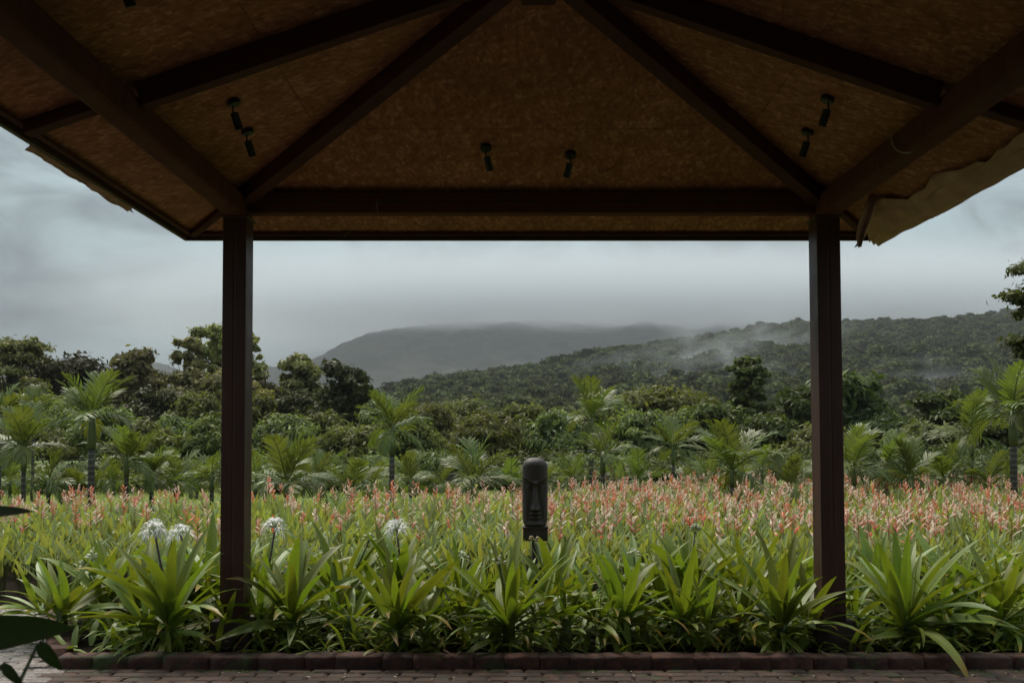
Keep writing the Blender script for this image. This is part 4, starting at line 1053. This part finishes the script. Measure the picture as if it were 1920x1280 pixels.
HL = [leaf_mesh('leaf', G['helic'], L=1, W=w, bend=b_, fold=.3, seg=5, twist=tw, tint=tn) for (w, b_, tw, tn) in
      [(.17, .25, .2, (1, 1, 1)), (.19, .45, -.2, (1.1, 1.08, 1.1)), (.15, .7, .3, (.92, .95, .9)), (.18, .15, 0, (1.15, 1.12, 1.2)), (.15, 1.0, .1, (1.05, 1.05, 1))]]
HF = []
for i in range(16):
    mb = MB(); spike(mb, (0, 0, 0), .21 if i % 2 else .18, 500 + i, [0, 3, 3, 2, 0, 3, 2, 1][i % 8]); HF.append(mb.mesh('flower_spike', MAT['flower']))
def helic_spec(seed, nl, hmax):
    r_ = random.Random(seed); out = []
    for i in range(nl):
        az = r_.random() * 6.28; z = hmax * (.25 + .42 * r_.random()); out.append((r_.randrange(5), (r_.gauss(0, .07), r_.gauss(0, .07), z), az, R(r_.uniform(48, 82)), hmax * r_.uniform(.34, .52), r_.gauss(0, .5)))
    return out
protos = []
for i in range(10):
    mb = MB(); r_ = random.Random(700 + i)
    for (k, b_, az, el, L_, ro) in helic_spec(800 + i, 13, .92):
        V, F = blade(1, [.17, .19, .15, .18, .15][k], [.25, .45, .7, .15, 1.0][k], .3, 4)
        tn = .85 + .35 * r_.random(); mb.add(V, F, tint=(tn, tn, tn * r_.uniform(.9, 1.2)), mi=0, M=Matrix.Translation(b_) @ Matrix.Rotation(az, 4, 'Z') @ Matrix.Rotation(el, 4, 'X') @ Matrix.Rotation(ro, 4, 'Y') @ Matrix.Scale(L_, 4))
        mb.tube([(b_[0] * .5, b_[1] * .5, 0), b_], .006, 4, False, tint=(.8, .7, .6), mi=0)
    nflow = [0, 1, 2, 2, 2][i % 5]
    for q in range(nflow):
        f0 = len(mb.f); px_, py_ = r_.gauss(0, .1), r_.gauss(0, .1); hh = r_.uniform(.62, .98); 
        mb.tube([(px_ * .4, py_ * .4, .2), (px_, py_, hh)], .004, 4, False, tint=(.45, .2, .1)); spike(mb, (px_, py_, hh), .22, 900 + i * 7 + q, [0, 3, 3, 2, 1, 3, 0][(i + q) % 7])
        for j in range(f0, len(mb.f)): mb.m[j] = 1
    protos.append(mb.mesh('heliconia', [G['helic'], MAT['flower']]))
# which patch flowers how much: thick bands of bloom further back and to the right
cand = []; r = random.Random(99)
yy = 9.0
while yy < YF1:
    step = .26 + .006 * (yy - 9); w_ = yy * .60 + .8
    xx = -w_
    while xx < w_:
        x = xx + r.gauss(0, .08); y = yy + r.gauss(0, .08)
        far_edge = 15.6 + 6.0 * min(1, max(0, (x + 1.0) / 5.0)) + 1.5 * (vnoise(x * .5, 9.1, 2) - .5)     # lawn opens up on the left
        if y < far_edge and not (x < XK - .3 and y < 9.35) and abs(x - .207) + abs(y - 9.05) > .22:
            cand.append((x, y))
        xx += step
    yy += step
def bloom_p(x, y):
    p = .20 + .8 * max(0, min(1, (y - 9.4) / 2.4)) * (.32 + .68 * max(0, min(1, (x + 3) / 6)))
    return (p + .25 * max(0, min(1, (x - .5) / 2))) * float(np.clip(-.25 + 2.3 * vnoise(x * 1.1, y * .8, 31) * (.6 + .8 * vnoise(x * .35, y * .3, 32)), .05, 1.5))
cand.sort(key=lambda c: c[1]); inview = [c for c in cand if abs(c[0] / c[1]) < .52]
near = inview[:290]; nset = set(near); restc = [c for c in cand if c not in nset]
stem_m = MB(); 
for i in range(7):
    a = i * 1.1; stem_m.tube([(math.cos(a) * .05, math.sin(a) * .05, 0), (math.cos(a) * .08, math.sin(a) * .08, .5)], .006, 5, False, tint=(.75, .6, .5))
stem_m = stem_m.mesh('stem', MAT['stem'], True)
specs = [helic_spec(1000 + i, 10, .90) for i in range(12)]
def htop(x, y):                            # front plants are shorter
    return .62 + .09 * min(1, (y - 9) / 4) + .10 * (vnoise(x * 1.3, y * 1.3, 12) - .5)
for i, (x, y) in enumerate(near):
    fl = r.random() < bloom_p(x, y)
    rt_ = empty('heliconia_plant', (x, y, .03), r.random() * 6.28, cat='flowering plant', group='heliconia plants in bloom at the front of the flower field' if fl else 'heliconia plants without flowers at the front of the flower field',
                label='leafy heliconia plant carrying a pink and red flower spike in the front of the field' if fl else 'leafy heliconia plant without a flower in the front of the field')
    s = htop(x, y); link('stem', stem_m, rt_, scale=s)
    for (k, b_, az, el, L_, ro) in specs[i % 12]: put_leaf(rt_, HL[k], tuple(q * s for q in b_), az, el, L_ * s, ro)
    if fl:
        hh = s * r.uniform(.78, .98); q = (r.gauss(0, .07), r.gauss(0, .07))
        fm = link('flower_spike', r.choice(HF), rt_, (q[0], q[1], hh)); 
pts = [(x, y, .03) for x, y in restc]; rot = [(0, 0, r.random() * 6.28) for _ in restc]
scl = [htop(x, y) * r.uniform(.92, 1.12) for x, y in restc]
idx = []
for x, y in restc:
    b_ = bloom_p(x, y); idx.append(r.choice([0, 5]) if r.random() > b_ else r.choice([1, 6, 2, 4, 7, 9, 3, 8, 3, 8]))
fld = scatter('flower_field', pts, rot, scl, idx, protos)
tag(fld, kind='stuff', label='dense field of green heliconia with pink and orange flower spikes', cat='flower field')
print('heliconia', len(near), len(restc))
# lawn tufts behind the field on the left
tf = []
for i in range(3):
    mb = MB(); r_ = random.Random(i)
    for k in range(26):
        V, F = blade(.10 + .08 * r_.random(), .012, r_.uniform(.3, 1.2), seg=3); tn = r_.uniform(.9, 1.5)
        mb.add(V, F, tint=(tn, tn, tn * .9), M=Matrix.Translation((r_.gauss(0, .1), r_.gauss(0, .1), 0)) @ Matrix.Rotation(r_.random() * 6.28, 4, 'Z') @ Matrix.Rotation(r_.uniform(.9, 1.5), 4, 'X'))
    tf.append(mb.mesh('tuft', G['helic']))
n_g = 9000; gy_ = 13 + rng.random(n_g) ** 1.3 * 26; gx_ = (-.62 + rng.random(n_g) * 1.25) * gy_
rot = np.zeros((n_g, 3)); rot[:, 2] = rng.random(n_g) * 6.28
gr = scatter('lawn_grass', np.stack([gx_, gy_, np.full(n_g, -.01)], 1), rot, .7 + .9 * rng.random(n_g), rng.integers(0, 3, n_g), tf)
tag(gr, kind='stuff', label='short pale green grass between the palms', cat='grass')

# ------------------------------------------------------------------ areca palms
def frond_mesh(seed, curve, nl=14, L=1.0, ll=.40, wid=.034, droop=.35, mat='palm', lift=.5, up=0.0):
    """feather frond along +Y, first rising then arching; leaflets in a shallow V, each a folded drooping strip"""
    r_ = random.Random(seed); mb = MB(); pts_ = []; ang = 0; p = Vector((0, 0, 0)); n_ = 12
    for i in range(n_ + 1):
        pts_.append(p.copy()); ang -= curve * (.25 + 1.5 * i / n_) / n_; p = p + Vector((0, math.cos(ang), math.sin(ang))) * L / n_
    mb.tube(pts_, [.013 * (1 - .8 * i / n_) + .002 for i in range(n_ + 1)], 5, False, tint=(1.1, 1.15, .8))
    for i in range(nl):
        s = .16 + .84 * (i + .5) / nl; q = s * n_; i0 = min(int(q), n_ - 1); c = pts_[i0].lerp(pts_[i0 + 1], q - i0); tan = (pts_[i0 + 1] - pts_[i0]).normalized(); nrm = Vector((1, 0, 0)).cross(tan)
        for sd_ in (-1, 1):
            l = ll * math.sin(math.pi * (.18 + .74 * s)) ** .8 * r_.uniform(.85, 1.1); fwd = .55 + .65 * s
            d = (Vector((sd_, 0, 0)) + tan * fwd + nrm * (lift + r_.gauss(0, .22))).normalized(); w = wid * r_.uniform(.8, 1.25); b_ = d.cross(nrm).normalized() * w * .5
            tn = r_.uniform(.82, 1.18); tint = (tn, tn, tn * r_.uniform(.8, 1.1)); P0 = c; V = [P0 - b_ * .5, P0 + b_ * .5]; dd = d.copy(); pp = P0.copy()
            for k in range(3):
                dd = (dd + Vector((0, 0, -droop * (.35 + .5 * k)))).normalized(); pp = pp + dd * l / 3; ww = (1.0, .85, .12)[k]; V += [pp - b_ * ww, pp + b_ * ww]
            mb.add(V, [(0, 1, 3, 2), (2, 3, 5, 4), (4, 5, 7, 6)], tint=tint)
    return mb.mesh('frond', G[mat])
FU = [frond_mesh(i, .55, droop=.16, lift=.38, wid=.044) for i in range(3)]            # young, upright
FM = [frond_mesh(10 + i, 1.0, droop=.28, lift=.30, wid=.042) for i in range(3)]        # arching
FD = [frond_mesh(20 + i, 1.7, droop=.62, lift=.12, wid=.040) for i in range(3)]        # old, hanging
FX = [frond_mesh(30, 2.0, droop=.9, lift=0, wid=.03, mat='palmdry')]
MAT['shaft'] = rough_mat('green crownshaft', [(.3, (.075, .095, .028)), (.8, (.13, .15, .05))], 4, .45, .1, spec=.4)
m, t, o = newmat('ringed palm trunk'); b = t.nodes.new('ShaderNodeBsdfPrincipled'); b.inputs['Roughness'].default_value = .7
tcn = t.nodes.new('ShaderNodeTexCoord'); wv = t.nodes.new('ShaderNodeTexWave'); wv.bands_direction = 'Z'; wv.inputs['Scale'].default_value = 3.2; wv.inputs['Distortion'].default_value = 2.5
t.links.new(tcn.outputs['Object'], wv.inputs[0]); cc = cramp(t, wv.outputs[0], [(.70, (.040, .036, .024)), (.97, (.115, .105, .078))]); t.links.new(cc, b.inputs['Base Color']); t.links.new(b.outputs[0], o.inputs[0]); MAT['ring'] = m
def palm(px, ptop, pcrown, d, fl, label, seed, nf=9, trunk=.045, base_z=0, spear=True, dry=0, lean=0, upright=.35, group='areca palms behind the flower field'):
    """pcrown: photo height at which the fronds leave the shaft; ptop: top of the young fronds; fl frond length"""
    r_ = random.Random(seed); x = X(px, d); zc = P(px, pcrown, d).z
    rt_ = empty('palm', (x, d, base_z), label=label, cat='palm', group=group)
    sh = min(.75, max(.25, zc * .28)); pts_ = [Vector((lean * (q ** 2), 0, (zc - sh) * q)) for q in (0, .25, .5, .75, 1)]
    top = Vector((lean * 1.12, 0, zc))
    if zc - sh > .15:
        pts_[0].z = -.1
        link('trunk', MB().tube(pts_, [trunk * 1.2, trunk * .95, trunk * .88, trunk * .85, trunk * .85], 12).mesh('trunk', MAT['ring'], True), rt_)
    link('crownshaft', MB().tube([pts_[-1], pts_[-1].lerp(top, .35), pts_[-1].lerp(top, .8), top + Vector((0, 0, .05))], [trunk * .98, trunk * 1.12, trunk * .85, trunk * .5], 12).mesh('crownshaft', MAT['shaft'], True), rt_)
    az = r_.random() * 6.28; nf += 3; fl *= .88
    for i in range(nf):
        q = i / (nf - 1); az += 2.2 + r_.gauss(0, .35)
        if q < upright: me = r_.choice(FU); el = R(r_.uniform(46, 84)); L_ = fl * r_.uniform(.85, 1.05)
        elif q < .72: me = r_.choice(FM); el = R(r_.uniform(14, 56)); L_ = fl * r_.uniform(.9, 1.1)
        else: me = r_.choice(FD); el = R(r_.uniform(-5, 28)); L_ = fl * r_.uniform(.8, 1.0)
        o_ = put_leaf(rt_, me, (top.x, top.y, top.z - .10 * q * sh), az, el, L_, r_.gauss(0, .25), 'frond')
    for i in range(dry): put_leaf(rt_, FX[0], (top.x, top.y, top.z - .15), r_.random() * 6.28, R(-15), fl * .8, r_.gauss(0, .5), 'frond')
    if spear:
        tp = P(px, ptop, d); hgt = max(.25, (tp.z - zc) * .8)
        link('spear_leaf', MB().tube([top, top + Vector((.01, 0, hgt * .5)), top + Vector((.03, 0, hgt))], [.014, .017, .003], 7, tint=(1.2, 1.3, .8)).mesh('spear_leaf', G['palm'], True), rt_)
    return rt_
palm(45, 762, 838, 16.5, .95, 'palm near the left edge with bright young fronds and a thin dark trunk', 1, nf=10, trunk=.045)
palm(172, 690, 782, 17.0, 1.05, 'tallest palm left of the left post, green shaft over a ringed trunk', 2, nf=10, trunk=.066, upright=.42)
palm(238, 800, 862, 19.5, .95, 'palm behind and right of the tallest left palm, with a thin dark stem', 3, nf=9, trunk=.05)
palm(285, 840, 888, 20, .8, 'short palm on a dark stem midway to the left post', 4, nf=9, trunk=.05)
palm(0, 715, 780, 22, 1.0, 'tall palm at the very left edge behind the others', 5, nf=9)
palm(62, 712, 770, 24, .9, 'palm with stubby bright fronds left of the tallest left palm', 6, nf=8)
palm(92, 880, 905, 19, .8, 'low palm at the foot of the left edge palm', 7, nf=9, spear=False)
palm(140, 890, 915, 19.5, .7, 'small palm beside the ringed trunk', 8, nf=8, spear=False)
palm(330, 848, 900, 21, .85, 'palm with arching dark fronds left of the left post', 9, nf=9, spear=False)
palm(398, 845, 895, 19, .8, 'palm partly hidden by the left edge of the left post', 10, nf=9)
palm(538, 850, 905, 17.5, 1.1, 'wide low palm just right of the left post', 11, nf=11, spear=False)
palm(600, 850, 900, 21, .85, 'palm behind the wide low one right of the left post', 12, nf=8)
palm(662, 868, 918, 16.8, .7, 'small upright palm between the left post and the tall central palm', 13, nf=9, upright=.5)
palm(735, 732, 802, 18, 1.0, 'tall slim palm between the left post and the statue', 14, nf=10, trunk=.055, upright=.4)
palm(770, 850, 905, 22, .8, 'palm with pale hanging fronds below the nesting box', 15, nf=8, spear=False)
palm(885, 800, 905, 16.5, 1.0, 'palm with a tall unopened spear left of the statue', 16, nf=9, trunk=.06, upright=.45)
palm(960, 880, 915, 20, .8, 'low pale palm directly behind the statue', 17, nf=9, spear=False)
palm(1108, 728, 785, 23, 1.15, 'tall palm right of the statue', 18, nf=10, trunk=.07, upright=.4)
palm(1130, 835, 852, 19, .75, 'short palm with a dry brown hanging frond in front of the tall one', 19, nf=9, dry=1, spear=False, trunk=.05)
palm(1075, 870, 900, 22, .8, 'palm close right of the statue', 20, nf=8, spear=False)
palm(1198, 855, 900, 24, .9, 'low palm between the short palm and the slim one', 21, nf=8, spear=False)
palm(1262, 800, 840, 24, .95, 'slim palm halfway between statue and right post', 22, nf=9)
palm(1372, 775, 880, 17, 1.15, 'large feathery palm left of the right post', 23, nf=11, upright=.45)
palm(1330, 860, 905, 22, .8, 'low palm left of the large feathery palm', 24, nf=8, spear=False)
palm(1428, 838, 880, 22, .7, 'small dark palm right of the large feathery palm', 25, nf=8)
palm(1480, 880, 915, 16, .65, 'small young palm at the field edge left of the right post', 26, nf=7, upright=.6, spear=False)
palm(1528, 860, 900, 21, .85, 'palm half hidden by the left edge of the right post', 27, nf=8, spear=False)
palm(1600, 795, 880, 18, 1.05, 'palm emerging from behind the right post', 28, nf=9, upright=.4)
palm(1660, 818, 870, 18.5, .85, 'palm with brown withered fronds right of the right post', 29, nf=8, dry=4)
palm(1706, 800, 895, 18, .85, 'palm with a pale spear beside the withered one', 30, nf=9)
palm(1770, 840, 900, 21, .9, 'palm between the withered one and the right edge palms', 31, nf=9, spear=False)
palm(1822, 745, 815, 21, 1.1, 'tall dark palm left of the rightmost palm', 32, nf=10)
palm(1900, 700, 775, 17.5, 1.2, 'tall palm at the right edge with long hanging fronds', 33, nf=11, trunk=.07)
palm(1855, 860, 905, 20, .85, 'low palm under the right edge palms', 34, nf=9, spear=False)
palm(1965, 780, 830, 19, 1.0, 'palm cut off by the right edge of the photo', 35, nf=9)
palm(480, 862, 905, 22, .85, 'palm half hidden by the right edge of the left post', 36, nf=8, spear=False)
for i, (px, pc, d) in enumerate([(20, 905, 26), (215, 905, 27), (370, 908, 26), (570, 905, 27), (700, 908, 26), (830, 908, 28), (1020, 905, 28), (1160, 905, 28), (1300, 905, 28), (1400, 905, 27), (1560, 905, 27), (1730, 905, 27), (1890, 905, 27)]):
    near_ = ['at the left edge', 'left of the tallest left palm\'s neighbour', 'beside the left post', 'right of the left post', 'left of the tall slim palm', 'by the dark fence', 'behind the statue', 'right of the tall palm past the statue', 'left of the large feathery palm',
             'right of the large feathery palm', 'behind the right post', 'right of the withered palm', 'at the right edge'][i]
    palm(px, pc - 45, pc, d, .9, 'low background palm ' + near_, 90 + i, nf=8, spear=False)

# ------------------------------------------------------------------ nesting box, fence
c = P(775, 882, 30); nb = empty('nesting_box', (c.x, c.y, 0), label='small red brown box with a pale flap on a post among the palms', cat='box')
link('body', bevel(MB().box(-.13, .17, -.15, .15, c.z, c.z + .34).mesh('body', MAT['nestbox']), .01, 1), nb)
link('roof', bevel(MB().box(-.17, .20, -.19, .19, c.z + .342, c.z + .375).mesh('roof', MAT['darkwall']), .005, 1), nb)
link('flap', bevel(MB().box(-.32, -.10, -.17, -.155, .10, .16, M=Matrix.Translation((0, 0, c.z)) @ Matrix.Rotation(.35, 4, 'Y')).mesh('flap', MAT['palewood']), .003, 1), nb)
link('post', MB().tube([(0, 0, -.1), (0, 0, c.z - .002)], .035, 8).mesh('post', MAT['darkwall']), nb)
a_ = P(790, 912, 34); b_ = P(905, 912, 36)
fe = empty('fence', (a_.x, a_.y, 0), label='low dark timber fence behind the palms left of the statue', cat='fence')
nb_ = 5
for k in range(nb_):
    z0 = .02 + k * .088
    me = bevel(MB().box(0, (b_ - a_).length, -.012, .012, 0, .078).mesh('board', MAT['darkwall']), .003, 1)
    link('board', me, fe, (0, 0, z0), rot=(0, 0, math.atan2(b_.y - a_.y, b_.x - a_.x)))
for k in range(4): q = (b_ - a_) * (k / 3); link('post', bevel(MB().box(-.04, .04, .016, .096, -.1, .52).mesh('post', MAT['darkwall']), .004, 1), fe, (q.x, q.y, 0))

# ------------------------------------------------------------------ carved head on a pole
SX, SY = X(1003, 9.0), 9.0
st = empty('carved_head', (SX, SY, 0), label='dark carved wooden head with a long nose standing on a pole in the flowers', cat='statue')
ztop = P(1003, 857, 9).z; zbot = P(1003, 987, 9).z; H_ = ztop - zbot; hw = .115
nu_, nv_ = 96, 110; V = []; F = []
def gs(x, c_, w_): return math.exp(-((x - c_) / w_) ** 2)
for j in range(nv_ + 1):
    v = j / nv_                                    # 0 chin .. 1 crown
    capf = 1 if v < .86 else math.sqrt(max(0, 1 - ((v - .86) / .14) ** 2)) ** .8
    chin = 1 if v > .12 else (.80 + .20 * math.sin(v / .12 * math.pi / 2))
    wid_ = hw * (.97 + .03 * math.sin(v * 3)) * capf * chin; dep = hw * 1.0 * capf * (1 if v > .10 else .72 + .28 * (v / .10) ** .6)
    for i in range(nu_):
        th = 2 * math.pi * i / nu_; cx_ = math.sin(th); cy_ = -math.cos(th); e = 2.6
        rr_ = (abs(cx_) ** e + abs(cy_) ** e) ** (-1 / e); x = cx_ * rr_ * wid_; y = cy_ * rr_ * dep
        if cy_ < .1:
            u = x / hw; au = abs(u); f = max(0, min(1, (.1 - cy_) / .35)); dy = 0
            brow = .655 - .05 * (1 - min(1, au / .85)) + .055 * min(1, au) ** 2          # brow line dips to the nose
            k_ = 1 / (1 + math.exp((v - brow) / .008))                                   # 1 below the brow
            k_ *= 1 / (1 + math.exp((.06 - v) / .012))
            sock = .052 - .026 * min(1, max(0, (brow - v) / .40))
            dy += k_ * sock * (1 - .55 * max(0, au - .70) / .30)
            dy -= .010 * gs(v, brow + .015, .020) * (1 - .3 * au)                         # brow ridge
            # eye lids: faint slits
            dy -= .010 * gs(v, brow - .085, .022) * gs(au, .46, .22)
            # nose, widening downwards
            if .235 < v < .66:
                t_ = (.66 - v) / .42; nw = .085 + .15 * t_ ** 1.5; pr = .030 + .040 * t_; fade = min(1, (v - .235) / .018)
                dy -= pr * math.exp(-(au / nw) ** 3.2) * fade
            dy -= .026 * gs(v, .275, .032) * gs(au, .25, .085)                           # nostril wings
            # lips and chin
            dy -= .022 * gs(v, .195, .017) * math.exp(-(au / .38) ** 4); dy -= .024 * gs(v, .140, .018) * math.exp(-(au / .34) ** 4)
            dy += .008 * gs(v, .168, .006) * math.exp(-(au / .42) ** 4)
            dy -= .020 * gs(v, .055, .040) * math.exp(-(au / .55) ** 2)
            # cheeks run down to a rounded jaw
            dy -= .012 * gs(au, .72, .20) * k_ * gs(v, .25, .25)
            y += dy * f
        V.append((x, y, zbot + v * H_))
for j in range(nv_):
    for i in range(nu_): a = j * nu_ + i; b2 = j * nu_ + (i + 1) % nu_; F.append((a, b2, b2 + nu_, a + nu_))
F.append(tuple(range(nu_))[::-1]); F.append(tuple(nv_ * nu_ + i for i in range(nu_)))
link('head', MB().add(V, F).mesh('head', MAT['statue'], True), st)
zb2 = P(1003, 1012, 9).z
link('neck_block', bevel(MB().box(-.108, .112, -.10, .10, zb2, zbot - .016).mesh('neck_block', MAT['statue']), .008, 2), st)
link('collar', bevel(MB().box(-.112, .116, -.104, .104, zbot - .015, zbot + .006).mesh('collar', MAT['statue']), .004, 2), st)
link('pole', MB().tube([(0, 0, -.1), (0, 0, .4), (0, 0, zb2 - .001)], [.036, .032, .030], 14).mesh('pole', MAT['statue'], True), st)

# ------------------------------------------------------------------ dark leaves of a shrub close to the camera, at the left edge
sh = empty('leafy_shrub', (-1.75, 2.55, 0), label='dark broad leaved shrub close to the camera reaching in at the left edge', cat='shrub')
mb = MB()
def near_leaf(tip, base, w, bend, roll, seed, dp=None):
    tip = Vector(tip) - sh.location; base = Vector(base) - sh.location; d = tip - base; L_ = d.length
    V, F = blade(1, w / L_, bend, .30, 12, wave=.03); me = MB().add(V, F).mesh('leaf', G['nearleaf'], True)
    o_ = link('leaf', me, sh, base); az = math.atan2(-d.x, d.y); el = math.asin(max(-1, min(1, d.z / L_))) + bend * .5
    o_.rotation_euler = (Matrix.Rotation(az, 4, 'Z') @ Matrix.Rotation(el, 4, 'X') @ Matrix.Rotation(roll, 4, 'Y')).to_euler(); o_.scale = (L_ * 1.04,) * 3
    return base
D0 = 2.6
bs = []
for (tx, ty, bx_, by_, w, bend, roll, dd) in [(118, 1205, -170, 1215, .125, .25, 1.0, 2.6), (52, 968, -140, 980, .075, .2, .6, 2.6), (104, 1262, 72, 1205, .040, .4, .9, 2.7), (36, 1292, 4, 1244, .03, .3, .9, 2.7), (-60, 1080, -260, 1000, .09, .3, .5, 2.5), (-40, 1250, -260, 1200, .1, .3, .5, 2.5), (-90, 900, -280, 960, .08, .3, .6, 2.7)]:
    bs.append(near_leaf(P(tx, ty, dd), P(bx_, by_, dd + .05), w, bend, roll, 1))
root_ = Vector((-.05, 0, 0))
for b_ in bs:
    mid = Vector((root_.x * .3 + b_.x * .7, b_.y * .6, b_.z * .6)); mb.tube([(root_.x, 0, -.05), mid, b_], [.014, .008, .004], 6)
link('stem', mb.mesh('stem', MAT['stem'], True), sh)

# ------------------------------------------------------------------ feathery tree reaching in at the right edge
rt_ = empty('feathery_tree', (X(2080, 15), 15, 0), label='feathery leaved tree whose sprays reach in at the right edge of the photo', cat='tree')
C = []; Q = []
for (px, py, s) in [(1903, 512, .14), (1925, 505, .2), (1950, 500, .25), (1893, 556, .16), (1912, 566, .2), (1940, 560, .28), (1922, 590, .2), (1975, 575, .3), (1905, 640, .16), (1925, 655, .2), (1912, 668, .12), (1955, 650, .25), (2000, 620, .35), (2020, 520, .4), (2080, 470, .5), (2140, 560, .5), (2090, 620, .5), (2010, 440, .3)]:
    p_ = P(px + 6, py, 15) - Vector(rt_.location); C.append(tuple(p_)); Q.append((s * 1.0, s * 1.2, s * .70))
V, tt = leafcloud(C, Q, 20000, .042, elong=2.2, inner=.8, droop=.3, cl_tint=.2, lf_tint=.3, seed=5)
link('crown', quads_mesh('crown', V, tt, G['layer']), rt_)
mb = MB(); mb.tube([(0, 0, -.1), (.05, 0, 1.5), (-.05, 0, 3.0), (.1, 0, 5.0)], [.16, .13, .10, .03], 10)
for c_ in C[::2]:
    z0 = max(1.6, c_[2] - .5); mb.tube([(0, 0, z0), (c_[0] * .5, c_[1] * .5, (z0 + c_[2]) / 2 + .15), c_], [.035, .022, .006], 6, False)
link('trunk', mb.mesh('trunk', MAT['bark'], True), rt_)
